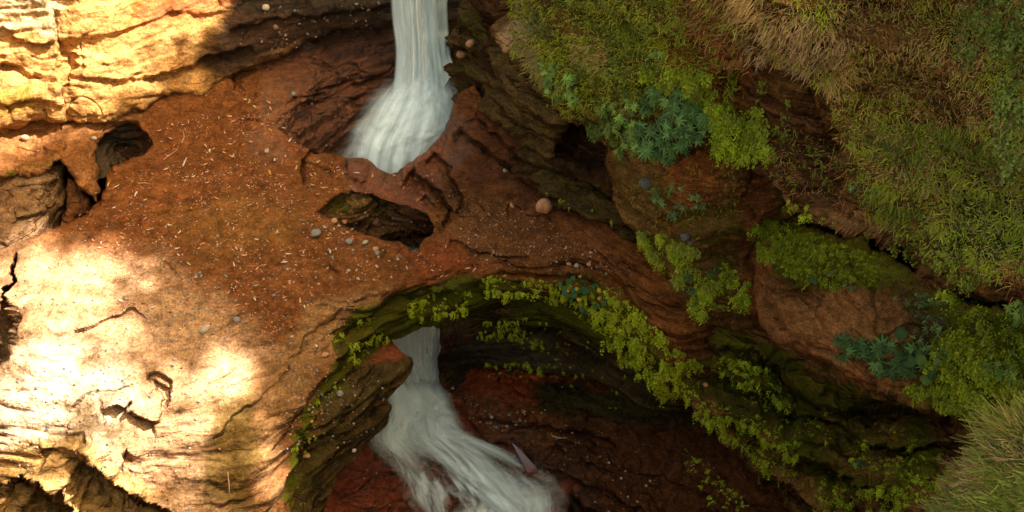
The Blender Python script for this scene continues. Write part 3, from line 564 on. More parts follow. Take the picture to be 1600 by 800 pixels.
# ------------------------------------------------------------------ unseen, off to the right: rim and trees added to shade the gorge
def bark_material():
    m, N, L, B = newmat('bark'); g = N.new('ShaderNodeNewGeometry')
    L.new(rmp(N, L, nz(N, L, g.outputs['Position'], 6, 5), .3, .7, (.05, .035, .02), (.14, .10, .07)), B.inputs['Base Color']); B.inputs['Roughness'].default_value = .95; return m
BARK = bark_material()
def leaf_mat(name, attr='tone', rough=0.5, trans=0.25, spec=0.3):
    m, N, L, B = newmat(name); a = N.new('ShaderNodeAttribute'); a.attribute_name = attr
    L.new(a.outputs[0], B.inputs['Base Color']); B.inputs['Roughness'].default_value = rough; B.inputs['Specular IOR Level'].default_value = spec
    T = N.new('ShaderNodeBsdfTranslucent'); L.new(a.outputs[0], T.inputs[0]); M = N.new('ShaderNodeMixShader'); M.inputs[0].default_value = trans
    L.new(B.outputs[0], M.inputs[1]); L.new(T.outputs[0], M.inputs[2]); L.new(M.outputs[0], N['Material Output'].inputs[0]); return m
LEAF = leaf_mat('foliage')
gx_, gy_ = np.meshgrid(np.linspace(7.5, 60, 90), np.linspace(-36, 34, 110))
gz_ = 6.8 + .12 * (gx_ - 8) + .5 * n2(gx_, gy_, .2, 3)
idx = np.arange(gx_.size).reshape(gx_.shape)
F = np.stack([idx[:-1, :-1], idx[:-1, 1:], idx[1:, 1:], idx[1:, :-1]], -1).reshape(-1, 4)
RIM = mesh_np('gorge_rim', np.stack([gx_, gy_, gz_], -1).reshape(-1, 3), F, ROCK, {'base': ('FLOAT_COLOR', np.tile([.1, .07, .03], (gx_.size, 1))), 'moss': ('FLOAT', np.full(gx_.size, .5)), 'wet': ('FLOAT', np.zeros(gx_.size))})
link('gorge_rim', RIM)['kind'] = 'structure'

# unseen gorge walls and bed, added to block low sky and bounce light
def far_wall(name, A, Bp, z0, z1, lean, seed, colr):
    A, Bp = np.array(A, float), np.array(Bp, float); u, v = np.meshgrid(np.linspace(0, 1, 90), np.linspace(0, 1, 40)); d = (Bp - A) / np.linalg.norm(Bp - A); n = np.array([-d[1], d[0]])
    P = np.stack([A[0] + (Bp - A)[0] * u, A[1] + (Bp - A)[1] * u, z0 + (z1 - z0) * v], -1); P[..., :2] -= n * (lean * (v[..., None])); o = .8 * fbm(P * np.array([.4, .4, .9]), .8, 4, seed); P[..., :2] += n * o[..., None]
    idx = np.arange(u.size).reshape(u.shape); F = np.stack([idx[:-1, :-1], idx[:-1, 1:], idx[1:, 1:], idx[1:, :-1]], -1).reshape(-1, 4)
    me = mesh_np(name, P.reshape(-1, 3), F, ROCK, {'base': ('FLOAT_COLOR', np.tile(colr, (u.size, 1))), 'moss': ('FLOAT', np.full(u.size, .2)), 'wet': ('FLOAT', np.zeros(u.size))}); link(name, me)['kind'] = 'structure'
far_wall('added_near_wall', (16, -14.6), (-16, -14.6), -9, 4.5, -1.0, 51, (.14, .08, .035))
far_wall('added_left_wall', (-11.5, -15), (-11.5, 9), -9, 4.0, 1.5, 52, (.36, .20, .10))
gx_, gy_ = np.meshgrid(np.linspace(-13, 16, 50), np.linspace(-16, 2, 40)); idx = np.arange(gx_.size).reshape(gx_.shape)
F = np.stack([idx[:-1, :-1], idx[:-1, 1:], idx[1:, 1:], idx[1:, :-1]], -1).reshape(-1, 4)
me = mesh_np('added_gorge_bed', np.stack([gx_, gy_, -7.2 + .5 * n2(gx_, gy_, .4, 5)], -1).reshape(-1, 3), F, ROCK, {'base': ('FLOAT_COLOR', np.tile([.12, .05, .025], (gx_.size, 1))), 'moss': ('FLOAT', np.zeros(gx_.size)), 'wet': ('FLOAT', np.full(gx_.size, .5))}); link('added_gorge_bed', me)['kind'] = 'structure'

LIT = [([(-400,395),(0,388),(60,362),(120,378),(190,392),(235,430),(225,470),(215,500),(240,540),(300,545),(350,532),(425,545),(425,595),(375,640),(325,690),(345,740),(330,830),(300,1000),(-400,1000)], 1),
       ([(-400,-400),(330,-400),(352,-20),(345,22),(290,78),(235,105),(212,150),(185,165),(120,150),(98,90),(90,20),(96,150),(60,190),(-400,200)], 1),
       ([(405,660),(440,670),(452,730),(440,830),(400,900),(385,800)], 1)]
SHADE = [([(20,475),(60,470),(110,492),(150,520),(210,560),(215,610),(180,612),(150,570),(90,520),(20,505)], 1), ([(0,705),(40,700),(60,735),(0,750)], 1)]
def lit_amount(px, py):
    px = np.asarray(px, float); py = np.asarray(py, float)
    s = -1e9 * np.ones(px.shape)
    for p, _ in LIT: s = np.maximum(s, psdf(px, py, p))
    for p, _ in SHADE: s = np.minimum(s, -psdf(px, py, p))
    return s
dg = bpy.context.evaluated_depsgraph_get(); dg.update()
def hitpix(L_):
    out = np.full((len(L_), 2), np.nan); d = Vector(-SUN)
    for i, p in enumerate(L_):
        h, loc, *_ = SC.ray_cast(dg, Vector(p), d)
        if h: out[i] = project(np.array(loc))
    return out
def tube(pts, rad, k=7):
    V = []; F = []; pts = [np.array(p, float) for p in pts]
    for i, p in enumerate(pts):
        t = pts[min(i + 1, len(pts) - 1)] - pts[max(i - 1, 0)]; t /= np.linalg.norm(t) + 1e-9
        a = np.cross(t, [0.3, 0.2, 1] if abs(t[2]) < .9 else [1, 0, 0]); a /= np.linalg.norm(a); b = np.cross(t, a)
        for j in range(k):
            w = 2 * math.pi * j / k; V.append(p + rad[i] * (a * math.cos(w) + b * math.sin(w)))
    for i in range(len(pts) - 1):
        for j in range(k): F.append((i * k + j, i * k + (j + 1) % k, (i + 1) * k + (j + 1) % k, (i + 1) * k + j))
    return V, F
def leaf_cards(C, size, col, jit=.3):
    n = len(C); d = rng.normal(size=(n, 3)); d /= np.linalg.norm(d, axis=1, keepdims=True); e = np.cross(d, rng.normal(size=(n, 3))); e /= np.linalg.norm(e, axis=1, keepdims=True)
    s = size * rng.uniform(.7, 1.3, (n, 1)); tip = C + d * s; mid = C + d * s * .45
    V = np.stack([C, mid + e * s * .28, tip, mid - e * s * .28], 1).reshape(-1, 3); F = np.arange(4 * n).reshape(n, 4)
    c = np.repeat(np.array(col) * rng.uniform(1 - jit, 1 + jit, (n, 1)), 4, 0); return V, F, c
def make_shade_tree(base, crown, rad, nleaf, label):
    t = bpy.data.objects.new('added_shade_tree', None); COL.objects.link(t); t.location = base; tag(t, label, 'tree', 'unseen trees added to shade the gorge')
    base = np.array(base); crown = np.array(crown); V, F = [], []
    def add(v, f):
        o = len(V); V.extend(v); F.extend([tuple(o + q for q in ff) for ff in f])
    add(*tube([base - [0, 0, .5], base * .7 + crown * .3 + [.3, .2, 0], base * .3 + crown * .7, crown], [.38, .3, .2, .08], 9))
    for k in range(14):
        a = rng.uniform(0, 6.28); e = crown + np.array([math.cos(a) * rad[0], math.sin(a) * rad[1], rng.uniform(-.3, .7) * rad[2]]) * .8; s = base * .4 + crown * .6
        add(*tube([s, (s + e) / 2 + [0, 0, .4], e], [.12, .07, .02], 6))
    me = mesh_np('trunk', np.array(V), np.array(F), BARK); o = link('trunk', me, t); o.matrix_parent_inverse = Matrix.Translation(-t.location)
    q = rng.normal(size=(nleaf, 3)); q /= np.linalg.norm(q, axis=1, keepdims=True); q *= rng.uniform(.25, 1, (nleaf, 1)) ** .45
    C = crown + q * np.array(rad)
    pix = hitpix(C); la = lit_amount(np.nan_to_num(pix[:, 0], nan=5000.), np.nan_to_num(pix[:, 1], nan=5000.))
    qx, qy = np.nan_to_num(pix[:, 0], nan=5000.), np.nan_to_num(pix[:, 1], nan=5000.); nb = n2(qx, qy, .022, 91, 3)
    keep = (la + 12 * rng.normal(size=nleaf) + 22 * nb < -30) & ~np.isnan(pix[:, 0])  # leaves dropped so the crown gaps let sun onto the LIT areas
    keep |= (np.isnan(pix[:, 0])) & (rng.random(nleaf) < .4)
    keep |= (la > 0) & (n2(qx, qy, .017, 95, 3) > .56) & (rng.random(nleaf) < .35) & ~np.isnan(pix[:, 0])
    v, f, c = leaf_cards(C[keep], .5, (.05, .08, .018)); me = mesh_np('crown', v, f, LEAF, {'tone': ('FLOAT_COLOR', c)}, smooth=False)
    o = link('crown', me, t); o.matrix_parent_inverse = Matrix.Translation(-t.location)
for b, c, r, n, l in [((23, -13, 9), (19.5, -10.5, 28.5), (7.0, 4.8, 2.2), 9500, 'added tall shade tree on the gorge rim nearest the viewer'),
                      ((26, -5, 9.2), (18.5, -4.5, 30), (7.0, 4.6, 2.2), 9500, 'added tall shade tree leaning out from the rim toward the gorge'),
                      ((25, 4, 9), (20.5, 1.5, 29), (7.0, 4.8, 2.2), 9500, 'added tall shade tree above the far end of the mossy cliff'),
                      ((32, -3, 10), (28, -4, 31), (5.5, 8.0, 2.4), 12000, 'dense added shade tree standing well back from the gorge rim'),
                      ((23, 10, 9), (19.5, 7, 29), (7.0, 4.5, 2.2), 8000, 'added tall shade tree on the rim beyond the top of the waterfall'),
                      ((17, -5, 8), (15, -4, 26.5), (4.5, 8.0, 2.0), 9000, 'slender added shade tree at the very edge of the rim')]:
    make_shade_tree(b, c, r, n, l)
# ------------------------------------------------------------------ planting: find points on the rock
dg = bpy.context.evaluated_depsgraph_get(); dg.update()
ROCKS = {s['name'] for s in SURF.values()}
def surf(px, py, only=None):
    o = Vector(CAM); d = Vector(raydir(px, py)).normalized()
    for _ in range(8):
        h, loc, nn, fi, ob, mm = SC.ray_cast(dg, o, d)
        if not h: return None
        nm = ob.name.split('.')[0]
        if nm in ROCKS:
            if only and nm not in only: return None
            if nn.dot(d) > 0: nn = -nn
            return np.array(loc), np.array(nn)
        o = loc + d * .01
def inpoly(poly):
    poly = np.array(poly, float); lo = poly.min(0); hi = poly.max(0)
    while True:
        p = lo + rng.random(2) * (hi - lo)
        if psdf(p[:1], p[1:], poly)[0] > 0: return p
def scatter(poly, n, only=None, clump=None, seed=0):
    out = []; k = 0
    while len(out) < n and k < n * 6:
        k += 1; p = inpoly(poly)
        if clump is not None and n2(p[:1], p[1:], clump[0], seed)[0] < clump[1]: continue
        s = surf(*p, only=only)
        if s is not None: out.append((s[0], s[1], p))
    return out
def vary(c, j=.25): 
    f = 1 + rng.uniform(-j, j); return np.clip(np.array(c) * f * (1 + rng.uniform(-.08, .08, 3)), 0, 1)
FERN = leaf_mat('fern_leaf', rough=.55, trans=.3); GLOSSY = leaf_mat('glossy_leaf', rough=.5, trans=.2, spec=.2); GRASS = leaf_mat('grass_blade', rough=.6, trans=.3)
DEAD = leaf_mat('dead_leaf', rough=.7, trans=.1)

def fern_mesh(nf, L, drop, colr, lf, seed, npair=9):
    """one hanging tuft of lacy fronds; root at the origin, +Y out from the rock"""
    r = np.random.default_rng(seed); V, F, Cc = [], [], []
    for k in range(nf):
        a = r.uniform(-1.2, 1.2); ln = L * r.uniform(.6, 1.15); out = np.array([math.sin(a), math.cos(a) * .8, 0]); side = np.array([math.cos(a), -math.sin(a), 0])
        root = np.array([r.uniform(-.35, .35) * L, 0, r.uniform(-.15, .15) * L]); up = r.uniform(.0, .35); cf = r.uniform(.75, 1.3)
        prev = None
        for i in range(npair):
            t = (i + 1) / npair; p = root + out * ln * .45 * (t ** .7) + np.array([0, 0, 1]) * ln * (up * t - (drop) * t * t)
            if prev is not None:
                b = len(V); V += [prev - side * .0015, prev + side * .0015, p]; F.append((b, b + 1, b + 2, b + 2)); Cc += [np.array((.03, .02, .01))] * 3
            prev = p; wd = ln * .21 * math.sin(math.pi * min(1, t * .85 + .12))
            for s in (-1, 1):
                for q in (0.35, 0.95) if wd > lf * 1.0 else (0.5,):
                    c0 = p + side * s * wd * q + r.normal(size=3) * lf * .2 + np.array([0, 0, -wd * .25 * q])
                    ax = side * s * .5 + np.array([0, 0, -.9]) + r.normal(size=3) * .35; ax /= np.linalg.norm(ax)
                    nn = out * .6 + np.array([0, 0, .7]) + r.normal(size=3) * .35; w = np.cross(ax, nn); w /= np.linalg.norm(w) + 1e-9; z = lf * r.uniform(.7, 1.2)
                    b = len(V); V += [c0, c0 + ax * z * .75 + w * z * .5, c0 + ax * z, c0 + ax * z * .75 - w * z * .5]; F.append((b, b + 1, b + 2, b + 3))
                    Cc += [np.array(colr) * cf * r.uniform(.75, 1.25)] * 4
    return np.array(V), np.array(F), np.array(Cc)
def zrot(n):
    """rotation about Z that turns +Y to the horizontal part of n"""
    h = math.hypot(n[0], n[1])
    return math.atan2(-n[0], n[1]) if h > .15 else math.atan2(.5, -.8)
YG = (0.36, 0.42, 0.014); YG2 = (0.30, 0.37, 0.014); DG = (0.045, 0.085, 0.022); OL = (0.16, 0.18, 0.016)
fern_protos = {}
for kind, (colr, L, lf) in {'lip': (YG, .15, .027), 'wall': (YG2, .15, .027), 'slope': ((.25, .30, .010), .17, .028), 'pale': ((.16, .20, .04), .24, .034)}.items():
    fern_protos[kind] = [mesh_np('fronds', *(lambda t: (t[0], t[1]))(T), FERN, {'tone': ('FLOAT_COLOR', T[2])}, smooth=False) for T in
                         [fern_mesh(6 + k % 3, L, 1.05 + .25 * (k % 3), colr, lf, 100 + k + hash(kind) % 1 * 0 + len(kind) * 10) for k in range(5)]]
FERN_N = 0
def put_fern(p, n, kind, sc, label, group):
    global FERN_N
    o = bpy.data.objects.new('maidenhair_fern', random.choice(fern_protos[kind])); COL.objects.link(o); FERN_N += 1
    o.location = p; o.rotation_euler = (rng.uniform(-.15, .15), rng.uniform(-.15, .15), zrot(n) + rng.uniform(-.5, .5)); o.scale = [sc] * 3
    tag(o, label, 'fern', group); return o
STUFFV, STUFFF, STUFFC, so_ = [], [], [], 0
stuff_protos = {k: [fern_mesh(5, L, d, c, lf, 300 + i * 7 + len(k), npair=7) for i in range(4)] for k, (c, L, lf, d) in
                {'lip': (YG, .13, .027, 1.1), 'wall': (YG2, .14, .027, 1.1), 'slope': ((.25, .30, .010), .16, .028, .8), 'dark': (OL, .15, .028, 1.0), 'pale': ((.16, .20, .04), .22, .034, 1.2)}.items()}
def add_stuff(p, n, kind, sc):
    global so_
    V, F, c = random.choice(stuff_protos[kind]); a = zrot(n) + rng.uniform(-.6, .6); R = np.array([[math.cos(a), -math.sin(a), 0], [math.sin(a), math.cos(a), 0], [0, 0, 1]])
    STUFFV.append((V * sc) @ R.T + p); STUFFF.append(F + so_); STUFFC.append(np.clip(c * rng.uniform(.7, 1.25), 0, 1)); so_ += len(V)

# (area, individual tufts, extra cover, kind, size, label, group)
FZ = [([(742,432),(800,428),(880,438),(960,450),(1000,480),(1010,520),(960,505),(900,480),(830,462),(760,458)], 45, 70, 'lip', .95, 'bright fern tuft on the top lip of the rock arch', 'ferns along the top of the arch'),
      ([(930,470),(1000,480),(1060,540),(1100,570),(1090,620),(1040,625),(1000,590),(950,530),(900,490)], 60, 110, 'lip', 1.15, 'bright fern tuft on the right shoulder of the arch', 'ferns on the right shoulder of the arch'),
      ([(635,475),(660,458),(742,452),(742,480),(700,492),(645,495)], 22, 30, 'lip', .75, 'small fern tuft under the bridge lip', 'ferns under the bridge lip'),
      ([(540,535),(565,535),(590,515),(612,520),(600,545),(570,560),(552,575),(540,555)], 12, 18, 'lip', .85, 'fern tuft on the left foot of the arch', 'ferns on the left foot of the arch'),
      ([(515,522),(542,515),(540,530),(518,535)], 3, 3, 'lip', .8, 'lone bright fern tuft high on the left side of the arch', 'lone ferns on the left rim'),
      ([(553,502),(585,490),(582,508),(560,514)], 4, 3, 'lip', .75, 'little fern tuft clinging between the strata left of the arch top', 'little ferns between the strata'),
      ([(745,500),(810,500),(850,525),(850,545),(780,530),(745,535)], 14, 20, 'lip', .75, 'fern tuft on the dark wall below the lip', 'ferns on the dark wall under the lip'),
      ([(760,565),(830,562),(870,570),(860,582),(800,590),(762,590)], 14, 22, 'lip', .7, 'fern tuft in the low cluster on the dark wall', 'low fern cluster on the dark wall'),
      ([(1085,620),(1150,640),(1200,670),(1250,700),(1245,720),(1190,705),(1130,680),(1095,650)], 26, 70, 'wall', 1.1, 'fern tuft in the slanting row below the shoulder', 'slanting fern row on the lower cliff'),
      ([(1070,700),(1110,725),(1160,775),(1170,798),(1120,790),(1080,740)], 15, 30, 'wall', 1.05, 'fern tuft in the lowest row by the cavern', 'lowest fern row by the cavern'),
      ([(1160,690),(1215,715),(1260,745),(1240,750),(1180,725)], 10, 40, 'wall', 1.0, 'fern tuft on the second ledge of the lower cliff', 'ferns on the second lower ledge'),
      ([(1500,0),(1600,0),(1600,60),(1560,80),(1530,40)], 12, 25, 'pale', 1.0, 'pale fern at the top right cliff edge', 'pale hanging ferns'),
      ([(1565,100),(1600,100),(1600,240),(1570,230)], 10, 15, 'pale', 1.1, 'long pale fern beside the dry grass', 'pale ferns beside the dry grass'),
      ([(1478,25),(1545,30),(1545,70),(1490,75)], 8, 8, 'pale', .8, 'small pale fern among the dry grass near the top', 'small pale ferns in the dry grass')]
for poly, ni, ns, kind, sc, lab, grp in FZ:
    ns = int(ns * 2.0); S = scatter(poly, ni + ns)
    S.sort(key=lambda s: np.linalg.norm(s[0] - CAM))
    pick = set(rng.choice(len(S), min(ni, len(S)), replace=False).tolist())
    for i, (p, n, q) in enumerate(S):
        s_ = .78 * sc * rng.uniform(.7, 1.3)
        if i in pick: put_fern(p, n, kind, s_ * 1.1, lab, grp)
        else: add_stuff(p, n, kind, s_ * .95)
CZ = [([(1178,340),(1230,345),(1300,375),(1380,400),(1385,430),(1350,452),(1290,455),(1230,430),(1190,400)], 520, 'slope', .9, None),
      ([(1470,450),(1540,480),(1600,500),(1740,520),(1740,660),(1640,640),(1570,650),(1500,620),(1450,560),(1480,510)], 900, 'slope', 1.1, None),
      ([(1420,600),(1500,600),(1560,650),(1500,640),(1440,625)], 90, 'slope', 1.0, None),
      ([(1390,690),(1470,690),(1480,760),(1400,800),(1440,900),(1270,900),(1250,740),(1330,760),(1380,760)], 620, 'wall', .8, (.03, -.25)),
      ([(1250,640),(1400,650),(1440,690),(1400,740),(1300,730),(1240,690)], 170, 'wall', .6, (.03, .0)),
      ([(990,350),(1060,370),(1170,430),(1175,490),(1100,500),(1060,440),(1020,400)], 150, 'wall', .95, (.03, -.05)),
      ([(830,20),(1060,0),(1060,140),(880,150)], 150, 'dark', 1.0, (.02, 0)),
      ([(1000,100),(1110,100),(1120,170),(1010,170)], 130, 'slope', 1.0, None),
      ([(1100,150),(1190,170),(1210,250),(1120,240)], 130, 'wall', 1.0, None),
      ([(860,480),(1000,600),(940,600),(800,540),(760,510)], 26, 'lip', .5, None), ([(860,560),(1000,620),(960,640),(840,600)], 16, 'lip', .5, None),
      ([(1080,520),(1200,580),(1250,640),(1180,640),(1090,580)], 110, 'wall', .6, (.03, .0)), ([(1140,560),(1210,570),(1220,610),(1160,600)], 40, 'wall', .9, None),
      ([(500,600),(530,560),(560,600),(500,690),(470,720)], 26, 'lip', .45, None), ([(455,690),(490,700),(490,790),(460,790)], 14, 'lip', .4, None),
      ([(1200,290),(1320,340),(1330,360),(1230,330)], 12, 'wall', .6, None), ([(1330,350),(1480,390),(1560,440),(1500,440),(1400,380)], 60, 'dark', .8, None),
      ([(1180,640),(1230,650),(1240,690),(1180,670)], 20, 'wall', .8, None), ([(1180,100),(1320,240),(1300,300),(1190,260)], 30, 'dark', .7, None), ([(1400,200),(1580,180),(1600,330),(1420,300)], 70, 'dark', .9, (.02, .0)),
      ([(1500,-95),(1740,-95),(1740,250),(1640,250),(1610,0),(1500,-20)], 160, 'pale', 1.0, None), ([(830,-95),(1060,-95),(1060,0),(830,0)], 110, 'dark', 1.0, (.02, 0)),
      ([(790,0),(830,0),(825,90),(795,70)], 10, 'wall', .7, None), ([(835,290),(950,330),(960,350),(850,310)], 8, 'wall', .5, None)]
for poly, n_, kind, sc, cl in CZ:
    for p, n, q in scatter(poly, n_, clump=cl, seed=len(poly) + n_): add_stuff(p, n, kind, sc * rng.uniform(.75, 1.25))
me = mesh_np('fern_cover', np.concatenate(STUFFV), np.concatenate(STUFFF), FERN, {'tone': ('FLOAT_COLOR', np.concatenate(STUFFC))}, smooth=False)
tag(link('fern_cover', me), 'dense small ferns and moss fronds covering the shaded ledges of the right cliff', 'ferns', kind='stuff')

# ------------------------------------------------------------------ broad-leaved plants
def lancet(L, w, base, ang, droop, fold=.15, nseg=3):
    """one leaflet as a strip of quads from `base`, heading `ang` in the XY plane of the leaf"""
    V, F = [], []
    d = np.array([math.cos(ang), math.sin(ang), 0]); s = np.array([-d[1], d[0], 0])
    for i in range(nseg + 1):
        t = i / nseg; wd = w * math.sin(math.pi * min(1, .12 + .88 * t) ** .8) if i < nseg else 0
        c = base + d * L * t + np.array([0, 0, -droop * L * t * t])
        V += [c - s * wd * .5 + np.array([0, 0, fold * wd]), c, c + s * wd * .5 + np.array([0, 0, fold * wd])]
    for i in range(nseg):
        b = i * 3; F += [(b, b + 1, b + 4, b + 3), (b + 1, b + 2, b + 5, b + 4)]
    return V, F
def palmate(nl, L, seed, col):
    r = np.random.default_rng(seed); V, F, C_ = [], [], []
    for k in range(nl):
        a = math.radians(-115 + 230 * k / (nl - 1)) + math.pi / 2 + r.uniform(-.08, .08); l = L * (1 - .35 * abs(k / (nl - 1) - .5) * 2) * r.uniform(.85, 1.1)
        v, f = lancet(l, L * .21, np.zeros(3), a, r.uniform(.15, .5)); b = len(V); V += v; F += [tuple(b + q for q in x) for x in f]; cc = np.array(col) * r.uniform(.8, 1.2); C_ += [cc] * len(v)
    return mesh_np('leaf', np.array(V), np.array(F), GLOSSY, {'tone': ('FLOAT_COLOR', np.array(C_))}, smooth=False)
_v = (.7, 1.0, 1.3, 1.7, 2.1, 1.15, .85, 1.9)
PALM = {'dark': [palmate(7, .13, s, np.array((.055, .105, .030)) * _v[s]) for s in range(8)], 'mid': [palmate(7, .10, 10 + s, np.array((.10, .155, .028)) * _v[s]) for s in range(8)], 'small': [palmate(5, .07, 20 + s, np.array((.08, .13, .038)) * _v[s]) for s in range(8)]}
def orient(n, roll, tilt=(0, 0)):
    n = np.array(n, float); n /= np.linalg.norm(n); z = Vector(n); q = z.to_track_quat('Z', 'Y'); return (q @ Matrix.Rotation(roll, 4, 'Z').to_quaternion()).to_euler()
def palm_plant(p, n, kind, nleaf, spread, label, group):
    t = bpy.data.objects.new('palmate_leaf_plant', None); COL.objects.link(t); t.location = p; tag(t, label, 'plant', group)
    hn = np.array([n[0], n[1], 0]); hn = hn / (np.linalg.norm(hn) + 1e-6)
    V, F = [], []
    for k in range(nleaf):
        off = hn * rng.uniform(.05, .14) + np.array([0, 0, rng.uniform(-.5, .7) * spread]) + np.cross(hn, [0, 0, 1]) * rng.uniform(-1, 1) * spread
        o = link('leaf', random.choice(PALM[kind]), t); o.location = off
        nn = hn * .8 + np.array([0, 0, .75]) + rng.normal(size=3) * .25 + np.array([0, -.25, 0]); o.rotation_euler = orient(nn, rng.uniform(0, 6.28)); o.scale = [rng.uniform(.8, 1.15)] * 3
        v, f = tube([np.zeros(3) - hn * .02, off * .5 + np.array([0, 0, .02]), off], [.005, .004, .003], 4); b = len(V); V += v; F += [tuple(b + q for q in x) for x in f]
    link('stems', mesh_np('stems', np.array(V), np.array(F), BARK), t)
PZ = [([(1000,135),(1060,130),(1110,170),(1105,225),(1050,240),(1010,235),(1000,190)], 34, 'dark', 6, .12, 'dark palmate plant in the clump above the bulge', 'dark palmate plants in the big clump'),
      ([(930,170),(1000,140),(1000,235),(960,230)], 20, 'mid', 5, .12, 'mid green palmate plant beside the dark clump', 'mid green palmate plants'),
      ([(858,100),(905,110),(905,175),(865,160)], 12, 'mid', 5, .10, 'green plant on the grassy cliff corner', 'leafy plants on the cliff corner'),
      ([(1295,525),(1350,525),(1440,545),(1455,575),(1400,585),(1330,560)], 24, 'dark', 5, .10, 'dark palmate plant across the pink boulder', 'dark palmate plants across the pink boulder'),
      ([(1400,455),(1480,470),(1490,560),(1450,570),(1420,520)], 22, 'small', 6, .12, 'small leaved plant above the pink boulder', 'small leaved plants above the pink boulder'),
      ([(1020,275),(1060,270),(1095,310),(1090,345),(1040,340)], 8, 'small', 5, .08, 'small sprawling plant on the face of the mossy bulge', 'small plants on the mossy bulge'),
      ([(1270,430),(1335,432),(1335,450),(1275,448)], 4, 'small', 5, .08, 'small rosette plant at the foot of the green fern slope', 'rosettes below the fern slope'),
      ([(1560,465),(1600,465),(1600,500),(1572,500)], 2, 'mid', 5, .10, 'palmate plant under the overhang at the right edge', 'palmate plants under the overhang'),
      ([(1555,555),(1600,560),(1600,590),(1560,585)], 3, 'mid', 4, .10, 'palmate plant in the bright ferns near the right edge', 'palmate plants in the bright ferns'),
      ([(1015,60),(1045,62),(1045,82),(1018,82)], 1, 'mid', 5, .06, 'single star shaped plant high on the grassy cliff', None),
      ([(1340,280),(1375,280),(1375,300),(1345,300)], 2, 'small', 4, .06, 'tiny rosette plant below the dry grass', 'tiny rosettes below the dry grass'),
      ([(1325,715),(1360,715),(1360,730),(1330,730)], 2, 'small', 4, .07, 'pale rosette plant on the lowest ledges', 'rosettes on the lowest ledges')]
for poly, n_, kind, nl, sp_, lab, grp in PZ:
    for p, n, q in scatter(poly, n_): palm_plant(p, n, kind, nl, sp_, lab, grp)

def shrub_mesh(seed, R, nleaf, ls, col):
    r = np.random.default_rng(seed); V, F, C_ = [], [], []
    for k in range(nleaf):
        d = r.normal(size=3); d[1] = abs(d[1]); d /= np.linalg.norm(d); p = d * R * r.uniform(.3, 1) * np.array([1, .6, .9])
        ax = d * .5 + np.array([0, .2, -.7]) + r.normal(size=3) * .3; ax /= np.linalg.norm(ax); w = np.cross(ax, np.array([0, .6, .8]) + r.normal(size=3) * .3); w /= np.linalg.norm(w); z = ls * r.uniform(.7, 1.3)
        b = len(V); V += [p, p + ax * z * .45 + w * z * .2, p + ax * z, p + ax * z * .45 - w * z * .2]; F.append((b, b + 1, b + 2, b + 3)); C_ += [np.array(col) * r.uniform(.6, 1.35)] * 4
    return mesh_np('foliage', np.array(V), np.array(F), FERN, {'tone': ('FLOAT_COLOR', np.array(C_))}, smooth=False)
def stem_mesh(R, seed):
    r = np.random.default_rng(seed); V, F = [], []
    for k in range(6):
        e = r.normal(size=3); e[1] = abs(e[1]); e *= R * .7 / np.linalg.norm(e); v, f = tube([[0, -.03, 0], e * .5 + [0, 0, .02], e], [.005, .004, .002], 4); b = len(V); V += v; F += [tuple(b + q for q in x) for x in f]
    return mesh_np('stems', np.array(V), np.array(F), BARK)
SHR = {'yg': [shrub_mesh(s, .15, 110, .055, (.22, .25, .015)) for s in range(4)], 'g': [shrub_mesh(10 + s, .14, 100, .05, (.11, .17, .025)) for s in range(4)], 'bg': [shrub_mesh(20 + s, .12, 90, .05, (.09, .15, .035)) for s in range(3)]}
STM = [stem_mesh(.14, s) for s in range(3)]
SZ = [([(1110,160),(1190,180),(1200,235),(1120,235)], 11, 'yg', 1.0, 'yellow-green shrub right of the dark clump', 'yellow-green shrubs by the dark clump'),
      ([(1000,365),(1060,375),(1160,440),(1165,480),(1100,480),(1060,440)], 15, 'yg', .85, 'yellow-green shrub on the lower bulge edge', 'shrubs on the lower edge of the mossy bulge'),
      ([(1060,385),(1120,420),(1110,490),(1080,490)], 6, 'bg', .8, 'blue-green plant at the foot of the bulge', 'blue-green plants at the foot of the bulge'),
      ([(895,165),(950,185),(990,230),(930,215)], 8, 'g', .8, 'green shrub hanging over the dark undercut', 'green shrubs over the dark undercut'),
      ([(1540,480),(1600,520),(1600,600),(1520,600)], 8, 'yg', .9, 'leafy shrub in the right-hand bright ferns', 'shrubs in the right-hand ferns'),
      ([(1020,280),(1060,300),(1070,350),(1030,360)], 4, 'g', .5, 'tiny green bush on the face of the mossy bulge', 'tiny bushes on the mossy bulge'),
      ([(838,302),(846,302),(846,292),(838,292)], 1, 'g', .2, 'tiny sprig beside the round boulder', None)]
for poly, n_, kind, sc, lab, grp in SZ:
    for p, n, q in scatter(poly, n_):
        t = bpy.data.objects.new('leafy_shrub', None); COL.objects.link(t); t.location = p; t.rotation_euler = (0, 0, zrot(n)); t.scale = [sc * rng.uniform(.8, 1.2)] * 3; tag(t, lab, 'shrub', grp)
        link('foliage', random.choice(SHR[kind]), t); link('stems', random.choice(STM), t)

